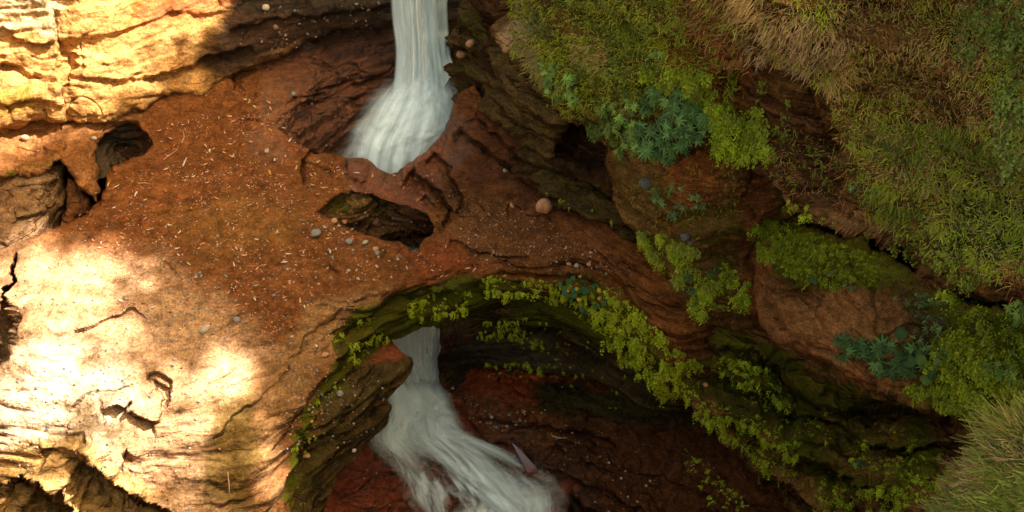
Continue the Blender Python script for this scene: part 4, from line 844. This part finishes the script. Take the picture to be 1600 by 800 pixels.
def heart_leaf(L, col, seed):
    r = np.random.default_rng(seed); V = [(0, 0, 0)]; n = 14
    for i in range(n):
        a = 2 * math.pi * i / n; rr = L * .5 * (1 - .28 * math.sin(a)) * (1 if abs(a - math.pi / 2) > .3 else .72)
        V.append((rr * math.cos(a), -rr * math.sin(a) * 1.15 + 0, .05 * L * math.cos(2 * a) - .12 * L * (rr / L) ** 2))
    F = [(0, i + 1, (i + 1) % n + 1, (i + 1) % n + 1) for i in range(n)]
    V = np.array(V); c = np.tile(np.array(col), (len(V), 1)); c[0] *= 1.4
    me = bpy.data.meshes.new('leaf'); me.from_pydata([tuple(v) for v in V], [], [f[:3] for f in F]); a = me.attributes.new('tone', 'FLOAT_COLOR', 'POINT')
    for i in range(len(V)): a.data[i].color = (*c[i], 1)
    me.materials.append(GLOSSY); return me
HL = [heart_leaf(.085, (.022, .075, .025), 1), heart_leaf(.075, (.035, .095, .025), 2)]; HY = heart_leaf(.06, (.45, .26, .03), 3); HO = heart_leaf(.05, (.45, .15, .03), 4); TARO = [heart_leaf(.15, (.035, .07, .015), 5), heart_leaf(.13, (.07, .11, .015), 6)]
for poly, cnt, lab in [([(868,436),(905,436),(915,462),(880,462)], 16, 'round leaved creeper on the left part of the arch lip with one orange leaf'), ([(905,455),(945,450),(955,482),(915,482)], 13, 'round leaved creeper beside two yellow leaves on the arch lip')]:
    S = scatter(poly, cnt); t = bpy.data.objects.new('creeper', None); COL.objects.link(t); t.location = S[0][0]; tag(t, lab, 'creeper')
    for i, (p, n, q) in enumerate(S):
        o = link('leaf', (HY if i % 5 == 4 and i < 10 else HO if i == 2 else random.choice(HL)), t); o.location = p - S[0][0] + n * .13; o.rotation_euler = orient(n * .4 + np.array([0, -.5, .6]) + rng.normal(size=3) * .25, rng.uniform(0, 6.28))
        if i % 5 == 4 and i < 10: o['label'] = 'yellowed leaf'
        if i == 2: o['label'] = 'orange withered leaf'
for (px, py, k, lab) in [(1417,507,0,'broad heart shaped leaf plant in the shade above the pink boulder'), (1430,550,0,'broad heart leaf plant beside the dark palmate row'), (1446,553,1,'yellow-green heart leaf plant right of the palmate row'), (1450,582,1,'lowest heart leaf plant over the pink boulder edge')]:
    s = surf(px, py)
    if s is None: continue
    t = bpy.data.objects.new('heart_leaf_plant', None); COL.objects.link(t); t.location = s[0]; tag(t, lab, 'plant')
    v, f = tube([[0, 0, -.05], [-.05, -.08, .02], [-.08, -.14, 0]], [.007, .006, .005], 5); link('stalk', mesh_np('stalk', np.array(v), np.array(f), BARK), t)
    o = link('leaf', TARO[k], t); o.location = (-.08, -.14, 0); o.rotation_euler = orient((-.3, -.6, .6), rng.uniform(0, 6.28))

# ------------------------------------------------------------------ grass
def blades(pts, nrm, n_per, L, w, comb, cols, seed=0, spread=.5, curl=.8, clump=.05):
    """curved tapering blades; comb = preferred lean; cols = list of (weight, rgb)"""
    P = np.repeat(pts, n_per, 0); N_ = np.repeat(nrm, n_per, 0); m = len(P)
    cw = np.array([c[0] for c in cols], float); ci = np.array([c[1] for c in cols])
    P = P + rng.normal(size=(m, 3)) * clump
    d = N_ * .9 + np.array(comb) * .6 + rng.normal(size=(m, 3)) * spread; d /= np.linalg.norm(d, axis=1, keepdims=True)
    g = np.array([0, 0, -1.0]) * curl + np.array(comb) * .5 + rng.normal(size=(m, 3)) * .25
    ln = L * rng.uniform(.5, 1.25, (m, 1)); s = np.cross(d, P - CAM); s /= np.linalg.norm(s, axis=1, keepdims=True) + 1e-9
    s = s + rng.normal(size=(m, 3)) * .3
    ring = []
    for i, t in enumerate((0, .35, .7, 1.0)):
        c = P + d * ln * t + g * ln * (t * t) * .5; ww = w * (1, .85, .55, 0)[i]
        ring += [c - s * ww * .5, c + s * ww * .5] if i < 3 else [c]
    V = np.stack(ring, 1).reshape(-1, 3); b = (np.arange(m) * 7)[:, None]
    F = np.concatenate([b + np.array([0, 1, 3, 2]), b + np.array([2, 3, 5, 4]), b + np.array([4, 5, 6, 6])], 0)
    cl = np.clip(fbm(pts, 1.3, 3, 77 + seed) * .5 + .5, 0, .999); cum = np.cumsum(cw) / cw.sum()
    ki = np.clip(np.searchsorted(cum, np.clip(np.repeat(cl, n_per) + rng.normal(size=m) * .18, 0, .999)), 0, len(cols) - 1)
    c = ci[ki] * rng.uniform(.65, 1.35, (m, 1)); return V, F, np.repeat(np.clip(c, 0, 1), 7, 0)
def grass_obj(name, parts, label, kind='stuff', cat='grass', group=None):
    V, F, C_, o_ = [], [], [], 0
    for v, f, c in parts: V.append(v); F.append(f + o_); C_.append(c); o_ += len(v)
    me = mesh_np(name, np.concatenate(V), np.concatenate(F), GRASS, {'tone': ('FLOAT_COLOR', np.concatenate(C_))}, smooth=False)
    # the blade tip face repeats its last corner: drop to a triangle
    return tag(link(name, me), label, cat, group, kind)
def gz(poly, n, **k):
    S = scatter(poly, n, clump=k.pop('cl', None), seed=n)
    return blades(np.array([s[0] for s in S]), np.array([s[1] for s in S]), k.pop('per', 10), **k)
STRAW = (.46, .28, .10); RUST = (.30, .12, .04); GRN = (.22, .26, .015); DGR = (.08, .10, .015); PINKS = (.48, .28, .17)
down = (-.25, -.15, -.6)
parts = [gz([(1150,-95),(1740,-95),(1740,280),(1560,300),(1400,300),(1320,230),(1290,140),(1200,90)], 4800, per=7, L=.085, w=.0075, comb=(-.1,-.1,-.5), spread=.95, clump=.03, cols=[(3.5, (.27,.31,.015)), (2, STRAW), (2.5, (.26,.16,.06)), (2, RUST), (1.5, DGR)], seed=1),
         gz([(1320,200),(1740,180),(1740,470),(1610,445),(1530,430),(1460,400),(1380,350),(1340,300)], 3100, per=7, L=.095, w=.008, comb=(-.2,-.1,-.5), spread=.8, clump=.03, cols=[(4, (.26,.32,.015)), (2, (.27,.2,.07)), (3, (.30,.31,.02)), (2, DGR)], seed=2),
         gz([(790,-95),(1070,-95),(1060,130),(960,190),(880,180),(830,110),(800,60)], 2600, per=8, L=.085, w=.008, comb=(-.3,-.1,-.4), spread=.8, clump=.035, cols=[(4, (.31,.34,.012)), (3, (.34,.30,.03)), (2, DGR), (2, (.24,.28,.02))], seed=3),
         gz([(1050,-95),(1160,-95),(1160,110),(1120,200),(1060,130)], 600, per=8, L=.11, w=.008, comb=(-.4,-.1,-.4), cols=[(2, STRAW), (3, RUST), (3, GRN)], seed=4),
         gz([(1180,170),(1320,240),(1400,360),(1320,340),(1210,280)], 160, per=6, L=.10, w=.007, comb=(-.4,-.1,-.4), cols=[(3, RUST), (2, GRN), (2, STRAW)], seed=5),
         gz([(960,245),(1160,240),(1180,330),(1080,370),(1000,350)], 160, per=5, L=.06, w=.007, comb=(-.1,-.1,-.6), cols=[(3, GRN), (1, RUST), (2, DGR)], seed=6)]
grass_obj('hanging_grass', parts, 'dry and green grass hanging in a shaggy coat over the upper right cliff')
parts = [gz([(1452,830),(1480,775),(1500,745),(1535,715),(1560,685),(1610,645),(1750,590),(1750,920),(1450,920)], 4200, per=9, L=.22, w=.008, comb=(-.35,-.1,.25), cols=[(3, (.22,.25,.04)), (3, (.16,.20,.028)), (2, (.30,.27,.08)), (1, PINKS), (2, (.08,.10,.02))], seed=7, spread=.55, curl=.5),
         gz([(1475,730),(1530,720),(1550,750),(1500,770)], 120, per=8, L=.2, w=.008, comb=(-.5,-.1,.1), cols=[(3, PINKS), (2, RUST), (1, GRN)], seed=8),
         gz([(1540,700),(1600,650),(1610,680),(1560,720)], 60, per=7, L=.45, w=.007, comb=(-.7,-.1,.5), cols=[(2, STRAW), (2, (.22,.22,.06))], seed=9, spread=.35, curl=.4)]
grass_obj('knoll_grass', parts, 'long green and pinkish grass on the knoll in the lower right corner')
for poly, n_, L, comb, cols, lab in [
    ([(1150,50),(1200,20),(1280,20),(1330,70),(1290,130),(1230,100),(1180,100)], 200, .12, (-.6,-.1,-.35), [(3, (.38,.23,.13)), (3, (.34,.22,.09)), (2, GRN)], 'big pinkish straw grass tuft arching over the dark rock'),
    ([(1280,90),(1335,90),(1345,130),(1300,140)], 50, .17, (.25,-.2,-.9), [(3, STRAW), (2, (.18,.17,.05))], 'straw grass tuft hanging down right of the dark rock'),
    ([(815,60),(850,80),(850,125),(822,110)], 45, .15, (-.7,-.1,-.6), [(4, (.24,.19,.07)), (2, STRAW)], 'olive straw tuft drooping at the left corner of the grassy cliff'),
    ([(895,70),(950,70),(945,105),(900,105)], 50, .15, (-.6,-.1,-.5), [(3, STRAW), (3, (.22,.17,.06))], 'tan grass tuft combed to the left in the green turf'),
    ([(1420,190),(1500,190),(1490,250),(1440,250)], 60, .14, (-.2,-.1,-.7), [(3, (.14,.19,.03)), (3, GRN)], 'fresh green grass tuft in the middle of the dry cliff'),
    ([(1350,190),(1440,210),(1440,260),(1370,240)], 50, .18, (.4,-.1,-.7), [(3, (.10,.09,.03)), (3, DGR)], 'dark sweeping grass tuft below the dry cliff grass'),
    ([(1350,290),(1400,280),(1420,350),(1370,350)], 50, .15, (-.3,-.1,-.8), [(3, (.15,.16,.04)), (3, GRN)], 'grey-green grass tuft above the pink overhang edge'),
    ([(1575,420),(1600,400),(1600,440),(1580,440)], 14, .22, (-.1,-.1,-.8), [(3, STRAW), (3, RUST)], 'withered grass tuft hanging below the overhang at the right edge'),
    ([(1140,-10),(1180,-10),(1190,30),(1150,40)], 40, .16, (-.6,-.1,-.5), [(3, PINKS), (3, STRAW)], 'dry grass tuft at the top edge over the rusty rock')]:
    grass_obj('grass_tuft', [gz(poly, n_, per=8, L=L, w=.008, comb=comb, cols=cols, spread=.3)], lab, kind=None, cat='grass tuft')

# ------------------------------------------------------------------ stones, leaves and twigs
def stone_mat(name, c1, c2, rough=.8):
    m, N, L, B = newmat(name); g = N.new('ShaderNodeNewGeometry'); L.new(rmp(N, L, nz(N, L, g.outputs['Position'], 30, 5, .7), .3, .7, c1, c2), B.inputs['Base Color']); B.inputs['Roughness'].default_value = rough
    b = N.new('ShaderNodeBump'); b.inputs['Strength'].default_value = .5; b.inputs['Distance'].default_value = .01; L.new(nz(N, L, g.outputs['Position'], 50, 5, .7), b.inputs['Height']); L.new(b.outputs[0], B.inputs['Normal']); return m
SM = {'pink': stone_mat('pink_stone', (.36, .15, .07), (.50, .25, .14)), 'grey': stone_mat('grey_stone', (.13, .12, .11), (.26, .24, .22)), 'pale': stone_mat('pale_stone', (.30, .22, .15), (.50, .41, .32)), 'brown': stone_mat('brown_stone', (.14, .075, .04), (.26, .15, .09)),
      'dark': stone_mat('dark_stone', (.05, .045, .045), (.10, .09, .09))}
def stone_mesh(seed, mat, sub=2, flat=.7):
    import bmesh
    bm = bmesh.new(); bmesh.ops.create_icosphere(bm, subdivisions=sub, radius=1); V = np.array([v.co[:] for v in bm.verts]); F = [[v.index for v in f.verts] for f in bm.faces]; bm.free()
    r = np.random.default_rng(seed); V = V * (1 + .22 * fbm(V + seed * 5.3, .9, 3, seed))[:, None] * np.array([1, r.uniform(.65, .95), flat * r.uniform(.7, 1.1)])
    return V, np.array(F)
def tri_mesh(name, V, F, mat, smooth=True): return mesh_np(name, V, F, mat, smooth=smooth)
PEB = {k: [tri_mesh('pebble', *stone_mesh(s + 31 * i, m, 1), m) for s in range(3)] for i, (k, m) in enumerate(SM.items())}
def stone(px, py, r, kind, label, name='stone', sub=3, sink=.25, flat=.8):
    s = surf(px, py)
    if s is None: return
    V, F = stone_mesh(px * 7 + py, None, sub, flat); o = link(name, tri_mesh(name, V, F, SM[kind])); o.location = s[0] + s[1] * r * (1 - sink) * flat; o.scale = [r] * 3; o.rotation_euler = (rng.uniform(-.3, .3), rng.uniform(-.3, .3), rng.uniform(0, 6)); tag(o, label, 'stone')
stone(857, 333, .13, 'pink', 'round pink boulder resting under the dark mossy undercut', 'boulder', 4, -.25, .95)
stone(584, 347, .085, 'brown', 'round brown stone lodged in the middle pothole', 'boulder', 3, .1, .95)
for a in [(521,348,.055,'pink','flattish pink stone on the front lip of the middle pothole'), (538,346,.05,'pink','small pinkish stone balanced at the left of the pothole lip'), (495,368,.09,'grey','flat grey stone on the shelf in front of the pothole'),
          (508,357,.03,'pale','tiny pale stone between the grey slab and the pothole'), (522,359,.025,'pale','tiny white stone in front of the pothole lip'), (571,381,.05,'pale','pale stone at the foot of the pothole lip'), (586,391,.045,'pink','pinkish stone near the dip before the bridge'),
          (546,380,.06,'grey','grey stone half sunk in front of the pothole'), (590,398,.045,'grey','bluish stone at the near end of the pothole stones'), (39,217,.07,'pink','shiny pink pebble on the left-hand ledge'), (147,217,.045,'pale','bright white pebble beside the small left pothole'),
          (457,149,.05,'grey','grey pebble on the slope left of the waterfall'), (415,10,.07,'pale','pale cobble set in the dark cliff at the top edge'), (430,42,.06,'brown','brown cobble set in the dark cliff below the pale one'), (486,161,.04,'grey','small grey pebble on the wet slope'),
          (476,711,.05,'pink','rounded stone stuck in the mossy strata near the bottom'), (531,617,.05,'grey','grey stone set in the mossy left wall'), (508,556,.05,'pink','pink stone in the strata left of the arch'), (552,703,.035,'pale','pale stone at the foot of the left wall'),
          (418,238,.05,'pale','pale stone on the shelf near the waterfall basin'), (1013,284,.10,'dark','dark grey stone stuck in the top of the mossy bulge'), (1073,368,.07,'dark','dark stone set low in the mossy bulge'), (1078,380,.06,'dark','small dark stone just below its larger twin'),
          (791,267,.05,'pale','pale pebble on the dark slope below the undercut'), (802,321,.05,'pink','oblong pinkish pebble left of the round boulder'), (889,411,.04,'pink','pinkish pebble at the foot of the pebbly slope'), (901,413,.035,'pale','pale pebble beside the pinkish one at the slope foot'),
          (921,412,.045,'pink','pinkish pebble right of the pair at the slope foot'), (1103,603,.04,'pink','pink pebble in the lower cliff strata'), (735,70,.08,'pink','pinkish cobble in the rocks right of the waterfall'), (724,84,.09,'pink','round cobble on the mossy rock by the waterfall'),
          (371,500,.06,'grey','grey stone on the sunlit edge of the shelf'), (320,517,.08,'pale','pale flat stone half buried in the shelf')]:
    stone(*a)
def lay(o, p, n, lift, roll=None):
    o.location = p + n * lift; o.rotation_euler = orient(n + rng.normal(size=3) * .15, rng.uniform(0, 6.28) if roll is None else roll)
# pebbles: 250 of them individual, the grit as one
PBZ = [([(700,300),(800,330),(960,400),(1000,430),(880,425),(760,410),(700,380)], 110, ['pale', 'pink', 'pink', 'grey', 'brown'], (.010, .024), 'little pale pebble scattered on the dark slope below the undercut', 'pebbles on the slope below the undercut'),
       ([(300,420),(460,400),(640,420),(560,480),(430,540),(260,520),(180,460)], 80, ['grey', 'pale', 'brown', 'pink'], (.012, .035), 'small pebble scattered on the front of the broad shelf', 'pebbles on the front of the shelf'),
       ([(440,560),(520,560),(520,640),(470,720),(450,680)], 30, ['brown', 'pink', 'grey'], (.015, .03), 'pebble set in the strata of the left rim', 'pebbles set in the left rim'),
       ([(480,320),(560,370),(640,400),(620,420),(500,400)], 25, ['pale', 'grey', 'pink'], (.014, .032), 'pebble in front of the middle pothole', 'pebbles in front of the pothole'),
       ([(380,10),(600,0),(600,40),(400,80)], 16, ['brown', 'dark', 'grey'], (.02, .04), 'pebble set in the dark conglomerate of the back cliff', 'pebbles in the back cliff')]
for poly, n_, ks, rr, lab, grp in PBZ:
    for p, n, q in scatter(poly, n_):
        o = link('pebble', random.choice(PEB[random.choice(ks)])); r = rng.uniform(*rr); o.scale = [r * rng.uniform(.9, 1.4), r, r]; lay(o, p, n, r * .3); tag(o, lab, 'pebble', grp)
def stuff_stones(name, zones, label):
    V, F, mi, o_ = [], [], [], 0; base = [stone_mesh(s, None, 1) for s in range(5)]
    for poly, n_, rr in zones:
        for p, n, q in scatter(poly, n_):
            v, f = random.choice(base); r = rr[0] + (rr[1] - rr[0]) * rng.random() ** 2.5; a = rng.uniform(0, 6.28); c_, s_ = math.cos(a), math.sin(a)
            V.append((v * r) @ np.array([[c_, -s_, 0], [s_, c_, 0], [0, 0, 1]]).T + p + n * r * .3); F.append(f + o_); o_ += len(v); mi += [rng.integers(0, 5)] * len(f)
    me = mesh_np(name, np.concatenate(V), np.concatenate(F), None)
    for m in SM.values(): me.materials.append(m)
    me.polygons.foreach_set('material_index', np.array(mi, np.int32)); tag(link(name, me), label, 'gravel', kind='stuff')
stuff_stones('gravel', [([(160,320),(470,300),(640,420),(560,490),(430,560),(240,540),(60,420)], 1500, (.006, .022)), ([(700,290),(830,330),(1000,430),(760,420),(690,360)], 600, (.005, .016)), ([(500,240),(690,260),(700,420),(560,380),(480,300)], 200, (.006, .016)),
   ([(0,420),(230,520),(400,600),(300,800),(0,800)], 500, (.008, .03)), ([(430,540),(540,500),(520,640),(450,760)], 300, (.006, .022)), ([(560,720),(900,660),(1050,700),(1000,800),(520,800)], 300, (.008, .03)), ([(700,600),(760,640),(860,640),(780,680),(720,640)], 60, (.015, .045)),
   ([(100,190),(600,60),(600,240),(300,300)], 400, (.006, .018)), ([(340,60),(600,-10),(600,40),(400,90)], 90, (.01, .025)), ([(510,320),(660,340),(640,370),(540,350)], 60, (.008, .025)), ([(500,600),(600,580),(600,660),(520,740)], 90, (.008, .025)),
   ([(800,0),(840,0),(840,60),(800,80)], 90, (.012, .03))], 'fine gravel and grit strewn over the rock shelf and ledges')
def leaf_litter_mesh(L, w, curl, seed):
    r = np.random.default_rng(seed); V, F = lancet(L, w, np.array([-L / 2, 0, .004]), 0, 0, .3, 4); V = np.array(V); V[:, 2] += curl * (V[:, 0] / L * 2) ** 2 * L * .25; V[:, 1] += r.uniform(-.3, .3) * V[:, 0] ** 2 / L; return V, np.array(F)
LCOL = [(.55, .36, .20), (.50, .15, .07), (.58, .27, .19), (.11, .045, .03), (.62, .50, .36), (.36, .12, .05), (.60, .38, .08)]; LLM = []
for i, c in enumerate(LCOL):
    for s in range(2):
        V, F = leaf_litter_mesh(.055 + .012 * s, .016 + .004 * s, rng.uniform(.3, 1), i * 2 + s); LLM.append(mesh_np('fallen_leaf', V, F, DEAD, {'tone': ('FLOAT_COLOR', np.tile(c, (len(V), 1)))}, smooth=False))
LW = np.repeat([4, 3, 3, 2, 2, 3, .6], 2).astype(float); LW /= LW.sum()
LZ = [([(240,200),(430,140),(480,240),(440,300),(260,280)], 95, 500, 'dry fallen leaf on the back of the shelf left of the waterfall', 'fallen leaves on the back of the shelf'),
      ([(160,260),(440,290),(560,370),(470,420),(260,420),(100,380)], 115, 800, 'dry fallen leaf in the middle of the broad shelf', 'fallen leaves in the middle of the shelf'),
      ([(470,240),(600,275),(690,260),(660,320),(560,300),(490,320)], 35, 150, 'dry fallen leaf on the saddle between waterfall and pothole', 'fallen leaves on the saddle'),
      ([(100,400),(300,430),(460,420),(500,460),(420,540),(220,500)], 35, 350, 'dry fallen leaf on the sunlit front of the shelf', 'fallen leaves on the front of the shelf'),
      ([(600,400),(740,380),(760,425),(640,440)], 10, 60, 'dry fallen leaf on the natural bridge', 'fallen leaves on the bridge')]
lsV, lsF, lsC, lo_ = [], [], [], 0
for poly, ni, ns, lab, grp in LZ:
    for i, (p, n, q) in enumerate(scatter(poly, ni) + scatter(poly, int(ns * 0.9), clump=(.035, -.05), seed=5)):
        if i < ni:
            o = link('fallen_leaf', LLM[rng.choice(len(LLM), p=LW)]); o.scale = [rng.uniform(.95, 1.7)] * 3; lay(o, p, n, .008); tag(o, lab, 'leaf', grp)
        else:
            V, F = leaf_litter_mesh(rng.uniform(.018, .05), rng.uniform(.006, .014), .6, i); e = Vector(n).to_track_quat('Z', 'Y') @ Matrix.Rotation(rng.uniform(0, 6.28), 4, 'Z').to_quaternion(); R = np.array(e.to_matrix())
            lsV.append(V @ R.T + p + n * .004); lsF.append(F + lo_); lo_ += len(V); lsC.append(np.tile(vary(LCOL[rng.choice(7, p=LW.reshape(7, 2).sum(1))], .35), (len(V), 1)))
me = mesh_np('leaf_litter', np.concatenate(lsV), np.concatenate(lsF), DEAD, {'tone': ('FLOAT_COLOR', np.concatenate(lsC))}, smooth=False)
tag(link('leaf_litter', me), 'fine leaf litter and petals strewn over the red-brown shelf', 'leaf litter', kind='stuff')
TW = {'red': stone_mat('red_twig', (.42, .10, .07), (.55, .2, .14)), 'tan': stone_mat('tan_twig', (.35, .2, .1), (.5, .33, .2)), 'white': stone_mat('white_twig', (.6, .55, .48), (.75, .7, .62)), 'teal': stone_mat('teal_scrap', (.03, .25, .2), (.05, .35, .28))}
for pts, r, k, lab in [([(255,251),(266,243),(279,234)], .014, 'red', 'red twig lying on the back of the shelf'), ([(284,224),(288,214),(286,206)], .010, 'tan', 'bent tan twig above the red twig'), ([(286,260),(289,253),(292,247)], .012, 'white', 'short white twig to the right of the red one'),
                       ([(862,681),(872,684),(886,685)], .014, 'tan', 'curved pale twig on the dark floor of the sinkhole'), ([(877,732),(884,738),(880,735)], .012, 'tan', 'tiny yellow twig right of the pink shard'), ([(356,738),(358,755),(359,770)], .012, 'tan', 'thin pale stick on the shaded lower shelf'),
                       ([(216,287),(226,286),(236,288)], .009, 'tan', 'dark thin twig left of centre on the shelf')]:
    S = [surf(*p) for p in pts]
    if any(s is None for s in S): continue
    Q = [s[0] + s[1] * r for s in S]; v, f = tube(Q, [r, r * .9, r * .4], 6); tag(link('twig', mesh_np('twig', np.array(v), np.array(f), TW[k])), lab, 'twig')
for px, py, k, lab in [(495, 580, 'teal', 'tiny teal plastic scrap on the left rim strata'), (494, 541, 'white', 'tiny white paper scrap above the teal scrap on the left rim')]:
    s = surf(px, py)
    if s is not None:
        V, F = leaf_litter_mesh(.06, .025, 1, px); o = link('litter_scrap', mesh_np('litter_scrap', V, F, TW[k])); lay(o, s[0], s[1], .01, 1.4); tag(o, lab, 'litter')
# the pink and lilac shard leaning out of the stream
m, N, L, B = newmat('pink_shard'); g = N.new('ShaderNodeTexCoord'); sx = N.new('ShaderNodeSeparateXYZ'); L.new(g.outputs['Generated'], sx.inputs[0])
L.new(mixc(N, L, 'MULTIPLY', .6, rmp(N, L, sx.outputs[2], .25, .95, (.12, .035, .028), (.22, .17, .27)), rmp(N, L, nz(N, L, g.outputs['Object'], 9, 4), .3, .7, (.6, .6, .6), (1.2, 1.2, 1.2))), B.inputs['Base Color']); B.inputs['Roughness'].default_value = .35
A_ = [CAM + raydir(x, y) * depth_of(x, y, 'z', z) for x, y, z in [(800,692,-3.78), (808,698,-3.80), (817,707,-3.84), (828,719,-3.89), (837,730,-3.95), (841,738,-4.02), (824,739,-4.02), (818,729,-3.95), (812,716,-3.88), (806,704,-3.83)]]
V = np.array(A_ + [a - np.array([0, -.01, .03]) for a in A_]); n_ = len(A_)
me = bpy.data.meshes.new('pointed_shard'); me.from_pydata([tuple(v) for v in V], [], [tuple(range(n_ - 1, -1, -1)), tuple(range(n_, 2 * n_))] + [(i, (i + 1) % n_, n_ + (i + 1) % n_, n_ + i) for i in range(n_)]); me.materials.append(m)
tag(link('pointed_shard', me), 'thin pink and lilac pointed shard sticking out of the stream edge', 'rock shard')

# labels: tell the members of each plant group apart by band and order
ORD = lambda k: str(k) + ('th' if 10 < k % 100 < 14 else {1: 'st', 2: 'nd', 3: 'rd'}.get(k % 10, 'th'))
groups = {}
for o in COL.objects:
    if o.parent is None and o.get('group') and o.get('category') in ('fern', 'plant', 'shrub'): groups.setdefault(o['group'], []).append(o)
for g, os_ in groups.items():
    P = [project(np.array(o.location)) for o in os_]; nb = 1 if len(os_) < 8 else 2 if len(os_) < 24 else 3 if len(os_) < 50 else 4
    order = sorted(range(len(os_)), key=lambda i: P[i][1]); per = math.ceil(len(os_) / nb)
    for b in range(nb):
        row = sorted(order[b * per:(b + 1) * per], key=lambda i: P[i][0])
        bn = {1: [''], 2: [', upper row', ', lower row'], 3: [', upper row', ', middle row', ', lower row'], 4: [', top row', ', second row down', ', third row down', ', lowest row']}[nb][b]
        for k, i in enumerate(row): os_[i]['label'] = os_[i]['label'] + bn + (', leftmost' if k == 0 else ', rightmost' if k == len(row) - 1 else ', ' + ORD(k + 1) + ' from left')
